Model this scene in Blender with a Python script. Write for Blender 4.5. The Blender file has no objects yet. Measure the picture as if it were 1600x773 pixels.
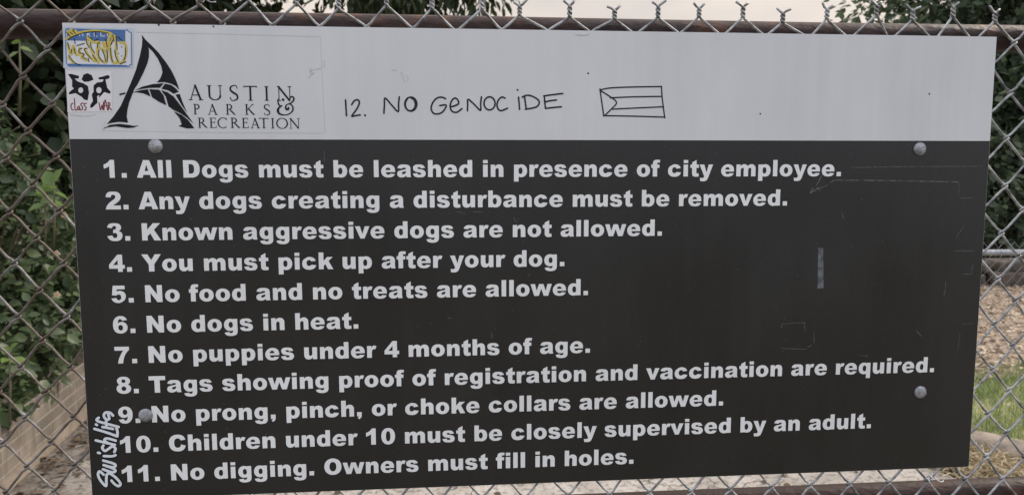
import bpy, math, random
import numpy as np
from mathutils import Vector, Matrix
from mathutils.geometry import delaunay_2d_cdt

random.seed(7)
rng = np.random.default_rng(11)
S = bpy.context.scene
COL = S.collection

# ------------------------------------------------------------------ camera
SIGN_Z = 1.15            # height of the sign's lower edge
cd = bpy.data.cameras.new('camera'); cam = bpy.data.objects.new('camera', cd); COL.objects.link(cam)
cd.sensor_width = 36.0; cd.lens = 36.0 * 1137 / 1600
cd.clip_start = 0.02; cd.clip_end = 900
rt = Vector((0.996302314615479, -0.0859015168333686, -0.001620894063787303))
dn = Vector((-0.010476018553316521, -0.10273454620267392, -0.9946536412499589))
fw = Vector((0.08527573469111889, 0.9909927055343329, -0.10325457205679928))
m = Matrix((rt, -dn, -fw)).transposed().to_4x4(); m.translation = Vector((0.47039, -0.95928, SIGN_Z + 0.42713))
cam.matrix_world = m
cd.dof.use_dof = True; cd.dof.focus_distance = 0.98; cd.dof.aperture_fstop = 11.0
S.camera = cam

# ------------------------------------------------------------------ sky, sun, exposure
SUN_AZ, SUN_EL = math.radians(72), math.radians(40)     # azimuth from +Y towards +X
W = bpy.data.worlds.new("World"); S.world = W; W.use_nodes = True
nt = W.node_tree; nt.nodes.clear()
def N(tree, kind, **kw):
    n = tree.nodes.new(kind)
    for k, v in kw.items():
        setattr(n, k, v)
    return n
out = N(nt, 'ShaderNodeOutputWorld'); bg = N(nt, 'ShaderNodeBackground')
sky = N(nt, 'ShaderNodeTexSky', sky_type='NISHITA', sun_disc=False, sun_elevation=SUN_EL, sun_rotation=SUN_AZ, dust_density=3.0)
tc = N(nt, 'ShaderNodeTexCoord'); sp = N(nt, 'ShaderNodeSeparateXYZ')
nt.links.new(tc.outputs['Generated'], sp.inputs[0])
# cloud layer: cream where the sun sits behind it (ahead), blue grey behind the camera
mr = N(nt, 'ShaderNodeMapRange'); mr.inputs[1].default_value = -0.6; mr.inputs[2].default_value = 0.75
nt.links.new(sp.outputs['Y'], mr.inputs[0])
mc = N(nt, 'ShaderNodeMixRGB'); mc.inputs[1].default_value = (5.35, 5.5, 6.0, 1); mc.inputs[2].default_value = (6.1, 5.3, 4.55, 1)
nt.links.new(mr.outputs[0], mc.inputs[0])
nz = N(nt, 'ShaderNodeTexNoise'); nz.inputs['Scale'].default_value = 3.2; nz.inputs['Detail'].default_value = 5
mp = N(nt, 'ShaderNodeMapping'); mp.inputs['Scale'].default_value = (1, 1, 3.2)
nt.links.new(tc.outputs['Generated'], mp.inputs[0]); nt.links.new(mp.outputs[0], nz.inputs[0])
rp = N(nt, 'ShaderNodeValToRGB'); rp.color_ramp.elements[0].position = 0.32; rp.color_ramp.elements[1].position = 0.62
rp.color_ramp.elements[0].color = (0.60, 0.66, 0.78, 1); rp.color_ramp.elements[1].color = (1, 1, 1, 1)
nt.links.new(nz.outputs[0], rp.inputs[0])
mm = N(nt, 'ShaderNodeMixRGB', blend_type='MULTIPLY'); mm.inputs[0].default_value = 0.72
nt.links.new(mc.outputs[0], mm.inputs[1]); nt.links.new(rp.outputs[0], mm.inputs[2])
mx = N(nt, 'ShaderNodeMixRGB'); mx.inputs[0].default_value = 0.9
nt.links.new(sky.outputs[0], mx.inputs[1]); nt.links.new(mm.outputs[0], mx.inputs[2])
zr = N(nt, 'ShaderNodeMapRange'); zr.inputs[1].default_value = 0.30; zr.inputs[2].default_value = 0.95; zr.inputs[3].default_value = 0.86; zr.inputs[4].default_value = 2.5   # overcast: brightest overhead
nt.links.new(sp.outputs['Z'], zr.inputs[0])
zm = N(nt, 'ShaderNodeMixRGB', blend_type='MULTIPLY'); zm.inputs[0].default_value = 1
nt.links.new(mx.outputs[0], zm.inputs[1]); nt.links.new(zr.outputs[0], zm.inputs[2])
nt.links.new(zm.outputs[0], bg.inputs[0]); bg.inputs[1].default_value = 0.1
nt.links.new(bg.outputs[0], out.inputs[0])

ld = bpy.data.lights.new('sun', 'SUN'); ld.energy = 1.5; ld.angle = math.radians(14); ld.color = (1.0, 0.90, 0.76)
sun = bpy.data.objects.new('sun', ld); COL.objects.link(sun)
sd = Vector((math.sin(SUN_AZ)*math.cos(SUN_EL), math.cos(SUN_AZ)*math.cos(SUN_EL), math.sin(SUN_EL)))
sun.rotation_euler = sd.to_track_quat('Z', 'Y').to_euler()
sun.location = sd * 50

S.view_settings.view_transform = 'Standard'; S.view_settings.look = 'None'
S.view_settings.exposure = 0.85; S.view_settings.gamma = 1.0; S.view_settings.use_curve_mapping = False
S.render.engine = 'CYCLES'
S.cycles.max_bounces = 6; S.cycles.use_denoising = True

# ------------------------------------------------------------------ materials
def material(name, c1, c2=None, scale=20, rough=0.6, bump=0.0, bscale=None, metal=0.0, detail=5, coord='Object',
             lo=0.35, hi=0.65, spec=0.5, stretch=(1, 1, 1), rrough=None):
    mt = bpy.data.materials.new(name); mt.use_nodes = True
    t = mt.node_tree; b = t.nodes['Principled BSDF']
    b.inputs['Roughness'].default_value = rough; b.inputs['Metallic'].default_value = metal
    b.inputs['Specular IOR Level'].default_value = spec
    tcn = N(t, 'ShaderNodeTexCoord'); mpn = N(t, 'ShaderNodeMapping'); mpn.inputs['Scale'].default_value = stretch
    t.links.new(tcn.outputs[coord], mpn.inputs[0])
    n1 = N(t, 'ShaderNodeTexNoise'); n1.inputs['Scale'].default_value = scale; n1.inputs['Detail'].default_value = detail
    t.links.new(mpn.outputs[0], n1.inputs[0])
    r = N(t, 'ShaderNodeValToRGB'); r.color_ramp.elements[0].position = lo; r.color_ramp.elements[1].position = hi
    r.color_ramp.elements[0].color = (*c1, 1); r.color_ramp.elements[1].color = (*(c2 or c1), 1)
    t.links.new(n1.outputs[0], r.inputs[0]); t.links.new(r.outputs[0], b.inputs['Base Color'])
    if rrough:
        q = N(t, 'ShaderNodeMapRange'); q.inputs[1].default_value = .3; q.inputs[2].default_value = .7
        q.inputs[3].default_value = rrough[0]; q.inputs[4].default_value = rrough[1]
        t.links.new(n1.outputs[0], q.inputs[0]); t.links.new(q.outputs[0], b.inputs['Roughness'])
    if bump:
        n2 = N(t, 'ShaderNodeTexNoise'); n2.inputs['Scale'].default_value = bscale or scale * 4; n2.inputs['Detail'].default_value = 4
        t.links.new(mpn.outputs[0], n2.inputs[0])
        bp = N(t, 'ShaderNodeBump'); bp.inputs['Strength'].default_value = bump; bp.inputs['Distance'].default_value = 0.01
        t.links.new(n2.outputs[0], bp.inputs['Height']); t.links.new(bp.outputs[0], b.inputs['Normal'])
    return mt

def leaf_material(name, cols, trans=0.3, rough=0.5):
    mt = bpy.data.materials.new(name); mt.use_nodes = True
    t = mt.node_tree; b = t.nodes['Principled BSDF']; o = t.nodes['Material Output']
    b.inputs['Roughness'].default_value = rough; b.inputs['Specular IOR Level'].default_value = 0.35
    ge = N(t, 'ShaderNodeNewGeometry'); r = N(t, 'ShaderNodeValToRGB')
    while len(r.color_ramp.elements) < len(cols): r.color_ramp.elements.new(0.5)
    for i, c in enumerate(cols):
        r.color_ramp.elements[i].position = i / max(1, len(cols) - 1); r.color_ramp.elements[i].color = (*c, 1)
    t.links.new(ge.outputs['Random Per Island'], r.inputs[0]); t.links.new(r.outputs[0], b.inputs['Base Color'])
    tr = N(t, 'ShaderNodeBsdfTranslucent'); t.links.new(r.outputs[0], tr.inputs[0])
    ms = N(t, 'ShaderNodeMixShader'); ms.inputs[0].default_value = trans
    t.links.new(b.outputs[0], ms.inputs[1]); t.links.new(tr.outputs[0], ms.inputs[2]); t.links.new(ms.outputs[0], o.inputs[0])
    return mt

# ------------------------------------------------------------------ object helpers
def mesh_obj(name, verts, faces, mat, parent=None, smooth=False, loc=None):
    me = bpy.data.meshes.new(name); me.from_pydata([tuple(map(float, v)) for v in verts], [], [tuple(map(int, f)) for f in faces])
    if smooth: me.polygons.foreach_set('use_smooth', [True] * len(me.polygons))
    me.update()
    if mat: me.materials.append(mat)
    o = bpy.data.objects.new(name, me); COL.objects.link(o)
    if parent: o.parent = parent
    if loc is not None: o.location = loc
    return o

def tag(o, label=None, cat=None, group=None, kind=None):
    if label: o['label'] = label
    if cat: o['category'] = cat
    if group: o['group'] = group
    if kind: o['kind'] = kind
    return o

def thing(name, label, cat, loc=(0, 0, 0), rz=0.0, group=None):
    o = bpy.data.objects.new(name, None); COL.objects.link(o); o.location = loc; o.rotation_euler = (0, 0, rz)
    o.empty_display_size = 0.1
    return tag(o, label, cat, group)

class MB:
    def __init__(s): s.v = []; s.f = []
    def add(s, v, f):
        n = len(s.v); s.v.extend(v); s.f.extend([[i + n for i in q] for q in f])
    def box(s, x0, x1, y0, y1, z0, z1):
        s.add([(x0,y0,z0),(x1,y0,z0),(x1,y1,z0),(x0,y1,z0),(x0,y0,z1),(x1,y0,z1),(x1,y1,z1),(x0,y1,z1)],
              [(0,3,2,1),(4,5,6,7),(0,1,5,4),(1,2,6,5),(2,3,7,6),(3,0,4,7)])
    def tube(s, pts, r, n=6, cap=True):
        P = np.asarray(pts, float); k = len(P); R = np.full(k, r) if np.isscalar(r) else np.asarray(r, float)
        Tn = np.gradient(P, axis=0); Tn /= np.linalg.norm(Tn, axis=1)[:, None] + 1e-12
        up = np.array([0, 0, 1.0]) if abs(Tn[0, 2]) < .9 else np.array([0, 1.0, 0])
        u = np.cross(Tn[0], up); u /= np.linalg.norm(u)
        a = np.arange(n) * 2 * np.pi / n; vs = []
        for i in range(k):
            u = u - Tn[i] * (u @ Tn[i]); u /= np.linalg.norm(u) + 1e-12; w = np.cross(Tn[i], u)
            vs.append(P[i] + R[i] * (np.cos(a)[:, None] * u + np.sin(a)[:, None] * w))
        vs = np.concatenate(vs); fs = []
        for i in range(k - 1):
            for j in range(n):
                q = (j + 1) % n; fs.append((i*n+j, i*n+q, (i+1)*n+q, (i+1)*n+j))
        if cap:
            fs.append(tuple(range(n))[::-1]); fs.append(tuple(range((k-1)*n, k*n)))
        s.add(vs.tolist(), fs)
    def lathe(s, prof, c=(0, 0, 0), axis='z', n=24):
        vs = []; fs = []
        for r, h in prof:
            for j in range(n):
                a = 2*math.pi*j/n; p = (r*math.cos(a), r*math.sin(a), h)
                if axis == '-y': p = (p[0], -p[2], p[1])
                vs.append((p[0]+c[0], p[1]+c[1], p[2]+c[2]))
        for i in range(len(prof)-1):
            for j in range(n):
                q = (j+1) % n; fs.append((i*n+j, i*n+q, (i+1)*n+q, (i+1)*n+j))
        fs.append(tuple(range((len(prof)-1)*n, len(prof)*n)))
        s.add(vs, fs)
    def build(s, name, mat, parent=None, smooth=False): return mesh_obj(name, s.v, s.f, mat, parent, smooth)

# ---- flat shapes: union of outlines by winding number
def area(p):
    p = np.asarray(p); x, y = p[:, 0], p[:, 1]
    return 0.5 * np.sum(x * np.roll(y, -1) - np.roll(x, -1) * y)
def ccw(p, hole=False):
    p = [tuple(q) for q in p]
    return p[::-1] if (area(p) < 0) != hole else p
def fill(polys):
    vs = []; es = []
    for p in polys:
        n = len(vs); k = len(p); vs += [Vector((float(x), float(y))) for x, y in p]; es += [(n+i, n+(i+1) % k) for i in range(k)]
    v, e, f, *_ = delaunay_2d_cdt(vs, es, [], 0, 1e-4)
    V = np.array([(a.x, a.y) for a in v]); F = np.array([q for q in f if len(q) == 3])
    c = V[F].mean(1); wn = np.zeros(len(c), int)
    for p in polys:
        p = np.asarray(p, float)
        for (x0, y0), (x1, y1) in zip(p, np.roll(p, -1, 0)):
            if y0 == y1: continue
            cr = (x1-x0)*(c[:, 1]-y0) - (c[:, 0]-x0)*(y1-y0)
            wn += ((y0 <= c[:, 1]) & (y1 > c[:, 1]) & (cr > 0)).astype(int) - ((y1 <= c[:, 1]) & (y0 > c[:, 1]) & (cr < 0)).astype(int)
    a = (V[F[:, 1]] - V[F[:, 0]]); b = (V[F[:, 2]] - V[F[:, 0]]); s = a[:, 0]*b[:, 1] - a[:, 1]*b[:, 0]
    F = np.where(s[:, None] < 0, F[:, ::-1], F)
    F = F[(wn > 0) & (abs(s) > 1e-7)]
    used = np.unique(F); mp_ = np.full(len(V), -1); mp_[used] = range(len(used))
    return V[used], mp_[F]
def ellipse(cx, cy, rx, ry, n=40, e=2.0, hole=False):
    p = []
    for i in range(n):
        a = 2*math.pi*i/n; c, s_ = math.cos(a), math.sin(a)
        p.append((cx + rx*math.copysign(abs(c)**(2/e), c), cy + ry*math.copysign(abs(s_)**(2/e), s_)))
    return p[::-1] if hole else p
def rect(x0, y0, x1, y1): return [(x0, y0), (x1, y0), (x1, y1), (x0, y1)]
def smooth_line(pts, sub=4):
    if len(pts) < 3: return [tuple(p) for p in pts]
    P = [np.array(p, float) for p in pts]; P = [2*P[0]-P[1]] + P + [2*P[-1]-P[-2]]; o = []
    for i in range(1, len(P)-2):
        for k in range(sub):
            t = k/sub; a, b, c, d = P[i-1:i+3]
            o.append(tuple(0.5*((2*b)+(-a+c)*t+(2*a-5*b+4*c-d)*t*t+(-a+3*b-3*c+d)*t**3)))
    o.append(tuple(P[-2])); return o
def stroke(pts, w, nseg=10, sm=True):
    pts = smooth_line(pts) if sm else [tuple(p) for p in pts]
    ws = [w]*len(pts) if np.isscalar(w) else np.interp(np.linspace(0, 1, len(pts)), np.linspace(0, 1, len(w)), w)
    polys = []
    for (p, r) in zip(pts, ws): polys.append(ellipse(p[0], p[1], r/2, r/2, nseg))
    for p, q, r0, r1 in zip(pts[:-1], pts[1:], ws[:-1], ws[1:]):
        d = np.subtract(q, p); L = np.linalg.norm(d)
        if L < 1e-6: continue
        n = np.array((-d[1], d[0]))/L
        polys.append(ccw([np.add(p, n*r0/2), np.subtract(p, n*r0/2), np.subtract(q, n*r1/2), np.add(q, n*r1/2)]))
    return polys
def strokes(lines, w, **k):
    o = []
    for l in lines: o += stroke(l, w, **k)
    return o
def flat(name, polys, layer, mat, parent):
    """outlines in sign millimetres -> a sheet 'layer' millimetres proud of the panel"""
    V, F = fill(polys)
    return mesh_obj(name, [(x/1000, -layer/1000, y/1000) for x, y in V], F, mat, parent)

# ---- heavy grotesque letters, units of 1/1000 em
def path(s):
    out_ = []; cur = []; tk = s.split(); i = 0; cmd = None
    while i < len(tk):
        if tk[i].isalpha():
            cmd = tk[i]; i += 1
            if cmd == 'Z':
                out_.append(cur); cur = []; continue
        if cmd in 'ML':
            if cmd == 'M' and cur: out_.append(cur); cur = []
            cur.append((float(tk[i]), float(tk[i+1]))); i += 2
            if cmd == 'M': cmd = 'L'
        elif cmd == 'C':
            p0 = cur[-1]; c = [float(t) for t in tk[i:i+6]]; i += 6
            for k in range(1, 9):
                t = k/8; u = 1-t
                cur.append((u**3*p0[0]+3*u*u*t*c[0]+3*u*t*t*c[2]+t**3*c[4], u**3*p0[1]+3*u*u*t*c[1]+3*u*t*t*c[3]+t**3*c[5]))
    return out_
def G(s, holes=''):
    return [ccw(p) for p in path(s)] + [ccw(p, True) for p in path(holes)]
def flip(polys, w, h): return [[(w-x, h-y) for x, y in p] for p in polys]
def mirror(polys, w): return [[(w-x, y) for x, y in p][::-1] for p in polys]
ST = 198
bowl = lambda: [ellipse(372, 259, 254, 272, 44, 2.15), ellipse(343, 259, 88, 140, 36, 2.2, True)]
GL = {}
GL['.'] = [rect(68, 0, 267, 188)]
GL[','] = G('M 68 188 L 267 188 L 267 62 C 267 10 258 -32 236 -62 C 216 -90 188 -112 146 -130 L 98 -52 C 128 -40 152 -22 156 0 L 68 0 Z')
GL['o'] = [ellipse(333, 259, 293, 272, 48, 2.1), ellipse(333, 259, 97, 140, 40, 2.15, True)]
GL['b'] = [rect(62, 0, 258, 716)] + bowl()
GL['p'] = [rect(62, -198, 260, 519)] + bowl()
GL['d'] = mirror([rect(62, 0, 260, 716)] + bowl(), 667)
GL['q'] = mirror([rect(62, -198, 260, 519)] + bowl(), 667)
GL['g'] = mirror([rect(66, 60, 252, 519)] + [ellipse(368, 268, 250, 263, 44, 2.15), ellipse(340, 268, 86, 126, 36, 2.2, True)], 667) + \
    G('M 601 100 L 601 -2 C 601 -145 510 -210 330 -210 C 165 -210 78 -160 70 -62 L 258 -40 C 264 -74 290 -88 330 -88 C 388 -88 413 -62 413 -8 L 413 100 Z')
GL['i'] = [rect(67, 0, 266, 519), rect(67, 581, 266, 716)]
GL['l'] = [rect(67, 0, 266, 716)]
GL['a'] = G('M 244 356 L 58 376 C 65 410 75 436 88 455 C 101 475 120 491 145 505 C 163 515 187 522 218 527 C 249 530 283 531 319 531 C 377 531 424 528 459 521 C 494 515 523 501 547 481 C 564 467 577 447 586 421 C 596 395 600 370 600 346 L 600 123 C 600 99 602 80 605 66 C 608 53 614 31 625 0 L 443 0 C 435 14 430 24 428 31 C 426 38 423 49 421 63 C 395 39 370 21 345 11 C 311 -4 271 -12 226 -12 C 166 -12 120 2 89 30 C 58 58 42 93 42 134 C 42 172 53 204 76 229 C 98 254 140 272 200 284 C 272 299 319 309 341 315 C 362 321 385 329 409 338 C 409 362 404 379 394 388 C 384 397 367 402 343 402 C 312 402 288 397 272 387 C 260 379 250 370 244 356 Z',
            'M 409 261 C 383 251 355 243 327 236 C 288 226 263 215 253 205 C 242 195 237 183 237 170 C 237 155 242 143 252 134 C 263 124 278 120 298 120 C 319 120 338 125 356 135 C 374 145 387 157 395 172 C 402 187 409 206 409 230 Z')
GL['c'] = [[(x-20, y) for x, y in p] for p in G('M 450 197 L 642 176 C 632 138 616 105 590 77 C 564 49 535 27 498 12 C 463 -4 418 -12 364 -12 C 309 -12 266 -7 231 3 C 196 12 166 28 141 50 C 116 72 96 97 82 126 C 67 155 60 193 60 241 C 60 291 69 333 86 366 C 98 390 115 412 137 431 C 159 451 181 465 204 474 C 241 494 288 531 345 531 C 425 531 486 519 532 490 C 578 460 609 418 626 363 L 435 338 C 430 360 420 376 405 386 C 391 397 371 402 347 402 C 316 402 291 391 272 369 C 253 347 243 313 243 268 C 243 228 253 198 272 177 C 291 156 315 146 345 146 C 370 146 391 152 408 165 C 425 178 441 188 450 197 Z')]
GL['e'] = G('M 622 209 L 233 209 C 236 170 250 145 265 128 C 283 108 308 98 338 98 C 357 98 375 103 392 112 C 403 118 415 129 428 145 L 615 127 C 586 77 552 41 511 20 C 471 -2 411 -12 336 -12 C 271 -12 220 -3 183 15 C 140 33 108 62 82 102 C 56 142 42 189 42 243 C 42 319 68 381 117 428 C 166 485 240 531 329 531 C 399 531 456 520 497 499 C 537 478 570 447 591 407 C 612 366 622 314 622 250 Z',
            'M 427 296 C 423 334 412 363 395 380 C 378 397 355 406 327 406 C 294 406 268 393 248 367 C 236 351 228 327 224 296 Z')
GL['s'] = [[(x*0.945, y) for x, y in p] for p in G('M 36 146 L 235 166 C 241 142 252 124 267 112 C 282 101 302 96 327 96 C 354 96 375 102 390 113 C 402 122 409 132 409 145 C 409 160 400 171 384 179 C 373 185 343 192 295 200 C 223 213 173 224 145 235 C 117 246 93 264 74 289 C 54 314 45 343 45 376 C 45 412 55 443 76 468 C 97 492 125 508 161 517 C 198 526 247 531 308 531 C 373 531 420 526 451 516 C 482 506 507 491 528 470 C 549 449 566 421 580 386 L 390 366 C 385 384 377 397 365 405 C 349 416 330 421 307 421 C 284 421 270 417 259 409 C 249 401 244 391 244 379 C 244 366 250 356 264 349 C 277 343 306 336 351 331 C 419 323 469 312 502 299 C 536 285 561 266 579 240 C 596 215 608 187 608 157 C 608 126 598 97 579 68 C 560 40 531 17 491 1 C 451 -10 398 -12 329 -12 C 233 -12 164 -2 123 26 C 82 53 50 92 36 146 Z')]
arch = 'C 268 468 294 492 322 507 C 350 522 384 531 424 531 C 478 531 520 515 551 482 C 585 450 607 400 607 333 L 607 0 L 409 0 L 409 285 C 409 317 403 340 391 353 C 380 367 364 373 343 373 C 320 373 301 364 286 346 C 271 328 262 296 262 249 L 262 0 L 62 0 Z'
GL['n'] = G('M 62 519 L 246 519 L 246 434 ' + arch)
GL['h'] = G('M 62 716 L 262 716 L 262 451 ' + arch)
GL['u'] = flip(GL['n'], 667, 519)
GL['m'] = G('M 63 519 L 246 519 L 246 443 C 272 475 298 497 325 510 C 352 524 384 531 421 531 C 462 531 494 524 517 509 C 541 495 560 474 575 445 C 605 478 633 501 658 513 C 682 525 712 531 749 531 C 802 531 844 515 874 483 C 916 451 937 401 937 333 L 937 0 L 739 0 L 739 303 C 739 325 735 342 726 353 C 714 370 700 377 682 377 C 660 377 642 370 629 354 C 615 338 600 315 600 279 L 600 0 L 400 0 L 400 293 C 400 320 398 339 394 349 C 388 366 374 377 354 377 C 332 377 316 370 302 354 C 288 337 262 310 262 273 L 262 0 L 63 0 Z')
GL['r'] = G('M 60 519 L 244 519 L 244 434 C 262 470 280 495 299 509 C 318 523 341 531 369 531 C 398 531 430 522 464 504 L 403 364 C 380 373 362 378 349 378 C 324 378 304 368 290 347 C 270 317 260 262 260 181 L 260 0 L 60 0 Z')
GL['t'] = G('M 311 716 L 311 519 L 420 519 L 420 375 L 311 375 L 311 190 C 311 168 313 153 318 146 C 324 135 335 130 350 130 C 364 130 384 134 410 142 L 424 6 C 377 -6 333 -12 292 -12 C 244 -12 209 -6 187 7 C 160 19 143 38 133 63 C 122 88 116 129 116 185 L 116 375 L 36 375 L 36 519 L 116 519 L 116 613 Z')
GL['f'] = G('M 82 519 L 82 548 C 82 610 95 655 122 684 C 149 714 195 728 262 728 C 300 728 348 725 404 718 L 384 599 C 361 603 342 605 328 605 C 308 605 295 601 288 594 C 281 586 278 572 278 552 L 278 519 L 374 519 L 374 375 L 278 375 L 278 0 L 82 0 L 82 375 L 12 375 L 12 519 Z')
GL['k'] = G('M 65 716 L 265 716 L 265 350 L 416 519 L 655 519 L 473 351 L 665 0 L 445 0 L 339 219 L 265 142 L 265 0 L 65 0 Z')
GL['v'] = G('M 2 519 L 209 519 L 309 191 L 413 519 L 611 519 L 394 0 L 222 0 Z')
GL['w'] = G('M 4 519 L 199 519 L 275 217 L 374 519 L 568 519 L 671 217 L 750 519 L 942 519 L 778 0 L 583 0 L 473 315 L 363 0 L 167 0 Z')
GL['y'] = G('M 8 519 L 217 519 L 323 178 L 420 519 L 614 519 L 410 -32 C 386 -94 363 -137 339 -160 C 305 -194 253 -210 183 -210 C 155 -210 110 -206 49 -199 L 34 -57 C 63 -66 96 -71 132 -71 C 156 -71 175 -66 190 -55 C 204 -44 217 -24 227 4 Z')
GL['1'] = G('M 463 728 L 463 0 L 262 0 L 262 477 C 226 450 194 429 163 414 C 131 398 92 383 45 369 L 45 537 C 114 560 168 589 206 623 C 244 657 274 692 296 728 Z')
GL['2'] = G('M 631 0 L 33 0 C 40 60 61 116 97 170 C 132 223 198 285 296 357 C 355 401 393 435 410 458 C 427 481 435 503 435 523 C 435 545 427 564 410 580 C 393 595 373 603 347 603 C 321 603 299 594 283 578 C 266 561 254 532 249 490 L 49 506 C 57 564 72 609 93 642 C 115 674 145 699 184 716 C 223 728 277 728 346 728 C 417 728 473 727 513 711 C 553 694 584 669 606 635 C 629 601 641 563 641 521 C 641 476 628 433 601 392 C 575 351 527 306 457 257 C 416 228 388 208 374 197 C 360 186 344 172 325 160 L 631 160 Z')
GL['3'] = G('M 229 519 L 37 553 C 53 615 84 662 129 695 C 174 720 238 728 321 728 C 416 728 485 717 527 682 C 570 646 591 601 591 548 C 591 516 582 488 565 462 C 548 437 522 414 487 395 C 515 388 537 380 552 371 C 577 355 596 335 609 311 C 623 286 630 257 630 223 C 630 180 619 139 597 101 C 574 62 542 33 501 12 C 459 -8 404 -13 336 -13 C 270 -13 218 -5 179 11 C 141 26 109 49 84 79 C 60 109 41 147 28 193 L 231 220 C 239 179 251 151 268 135 C 285 119 306 111 332 111 C 359 111 382 121 400 141 C 418 161 427 187 427 220 C 427 254 418 280 401 299 C 384 317 360 326 331 326 C 315 326 293 322 265 314 L 275 459 C 286 457 295 457 302 457 C 328 457 350 465 367 482 C 385 499 393 518 393 541 C 393 563 387 580 374 593 C 361 606 343 612 320 612 C 297 612 278 605 263 591 C 249 577 238 553 229 519 Z')
GL['4'] = G('M 376 133 L 26 133 L 26 297 L 376 716 L 564 716 L 564 286 L 651 286 L 651 133 L 564 133 L 564 0 L 376 0 Z', 'M 376 286 L 376 506 L 190 286 Z')
GL['5'] = G('M 121 716 L 593 716 L 593 562 L 280 562 L 263 466 C 285 476 306 484 327 489 C 348 494 369 497 389 497 C 458 497 514 476 557 434 C 600 392 625 340 625 276 C 625 231 612 187 590 146 C 568 105 536 73 495 51 C 453 20 400 -13 337 -13 C 292 -13 253 -8 221 0 C 189 9 161 22 139 39 C 116 56 98 75 84 97 C 70 118 54 145 43 178 L 245 199 C 250 167 261 143 279 126 C 297 110 318 102 343 102 C 370 102 393 112 411 133 C 429 154 438 185 438 226 C 438 269 429 300 411 319 C 393 339 369 349 339 349 C 320 349 302 344 284 335 C 271 328 257 316 241 298 L 72 320 Z')
GL['6'] = [[(x-8, y) for x, y in p] for p in G('M 618 555 L 416 528 C 411 554 402 573 391 584 C 379 595 365 601 348 601 C 318 601 294 586 277 555 C 265 533 256 485 250 412 C 272 435 295 452 319 463 C 343 474 371 479 403 479 C 465 479 518 457 561 413 C 608 368 632 312 632 244 C 632 198 620 156 598 118 C 576 80 546 51 508 31 C 470 5 417 -13 360 -13 C 291 -13 235 0 194 23 C 150 46 116 84 88 136 C 60 187 50 256 50 341 C 50 466 79 558 132 616 C 186 690 261 728 354 728 C 409 728 452 722 484 709 C 516 697 542 678 563 653 C 585 628 605 598 618 555 Z',
    'M 259 238 C 259 199 269 169 288 147 C 307 125 331 114 359 114 C 384 114 406 124 423 143 C 441 163 447 192 447 231 C 447 270 440 300 421 320 C 403 340 380 351 353 351 C 326 351 304 341 286 321 C 268 301 259 273 259 238 Z')]
GL['9'] = flip(GL['6'], 667, 716)
GL['7'] = G('M 41 716 L 629 716 L 629 579 C 578 533 535 484 501 430 C 460 365 427 292 403 212 C 384 150 371 79 364 0 L 161 0 C 178 110 202 203 236 277 C 269 351 322 455 394 553 L 41 553 Z')
GL['8'] = [ellipse(333, 537, 264, 191, 40, 2.1), ellipse(333, 204, 296, 217, 44, 2.1), ellipse(333, 533, 84, 76, 26, 2, True), ellipse(333, 209, 99, 99, 30, 2, True)]
GL['0'] = [ellipse(333, 358, 296, 371, 48, 2.2), ellipse(333, 358, 97, 232, 40, 2.3, True)]
GL['A'] = G('M 0 0 L 268 716 L 510 716 L 778 0 L 552 0 L 515 118 L 260 118 L 224 0 Z', 'M 465 273 L 388 524 L 311 273 Z')
GL['D'] = G('M 73 716 L 402 716 C 467 716 519 707 559 690 C 599 672 632 647 658 614 C 684 581 703 543 715 500 C 726 457 732 411 732 363 C 732 287 723 229 706 187 C 689 145 665 110 635 82 C 604 54 571 35 536 25 C 488 7 444 0 404 0 L 73 0 Z',
            'M 294 554 L 294 162 L 348 162 C 394 162 427 167 447 177 C 466 187 482 205 493 230 C 504 256 510 297 510 354 C 510 429 497 481 473 509 C 448 537 407 554 350 554 Z')
GL['K'] = G('M 73 716 L 294 716 L 294 445 L 526 716 L 821 716 L 559 445 L 833 0 L 560 0 L 409 293 L 294 172 L 294 0 L 73 0 Z')
GL['Y'] = G('M -4 716 L 244 716 L 390 472 L 536 716 L 783 716 L 501 295 L 501 0 L 279 0 L 279 295 Z')
GL['N'] = G('M 73 716 L 280 716 L 550 319 L 550 716 L 759 716 L 759 0 L 552 0 L 282 394 L 282 0 L 73 0 Z')
GL['T'] = G('M 25 716 L 698 716 L 698 539 L 472 539 L 472 0 L 251 0 L 251 539 L 25 539 Z')
GL['C'] = G('M 546 290 L 739 232 C 726 178 706 133 678 96 C 650 60 616 33 575 14 C 534 -4 482 -12 419 -12 C 342 -12 279 -1 230 21 C 182 44 140 83 105 139 C 69 196 52 268 52 357 C 52 475 83 565 146 629 C 208 692 297 728 412 728 C 501 728 572 710 623 674 C 674 637 712 581 737 506 L 542 463 C 535 485 528 501 521 511 C 508 528 493 541 475 550 C 457 559 437 564 415 564 C 364 564 325 544 298 503 C 278 472 268 424 268 359 C 268 278 280 223 305 193 C 329 163 364 148 408 148 C 451 148 483 160 505 184 C 527 208 541 243 546 290 Z')
GL['O'] = [ellipse(416, 358, 368, 371, 52, 2.15), ellipse(416, 358, 148, 212, 44, 2.2, True)]
ADV = dict(A=778, C=778, D=778, K=833, N=833, O=833, T=722, Y=778, a=667, b=667, c=667, d=667, e=667, f=389, g=667, h=667, i=333, k=667,
           l=333, m=1000, n=667, o=667, p=667, q=667, r=444, s=611, t=444, u=667, v=611, w=944, y=611)
ADV.update({c: 667 for c in '0123456789'}); ADV.update({' ': 333, '.': 333, ',': 333})
GM = {c: fill(p) for c, p in GL.items()}
def text_line(s, x, y, em):
    V = []; F = []; n = 0
    for ch in s:
        if ch in GM:
            v, f = GM[ch]; V += [(x + a*em/1000, y + b*em/1000) for a, b in v]; F += (f + n).tolist(); n += len(v)
        x += ADV[ch]*em/1000
    return V, F

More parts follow.
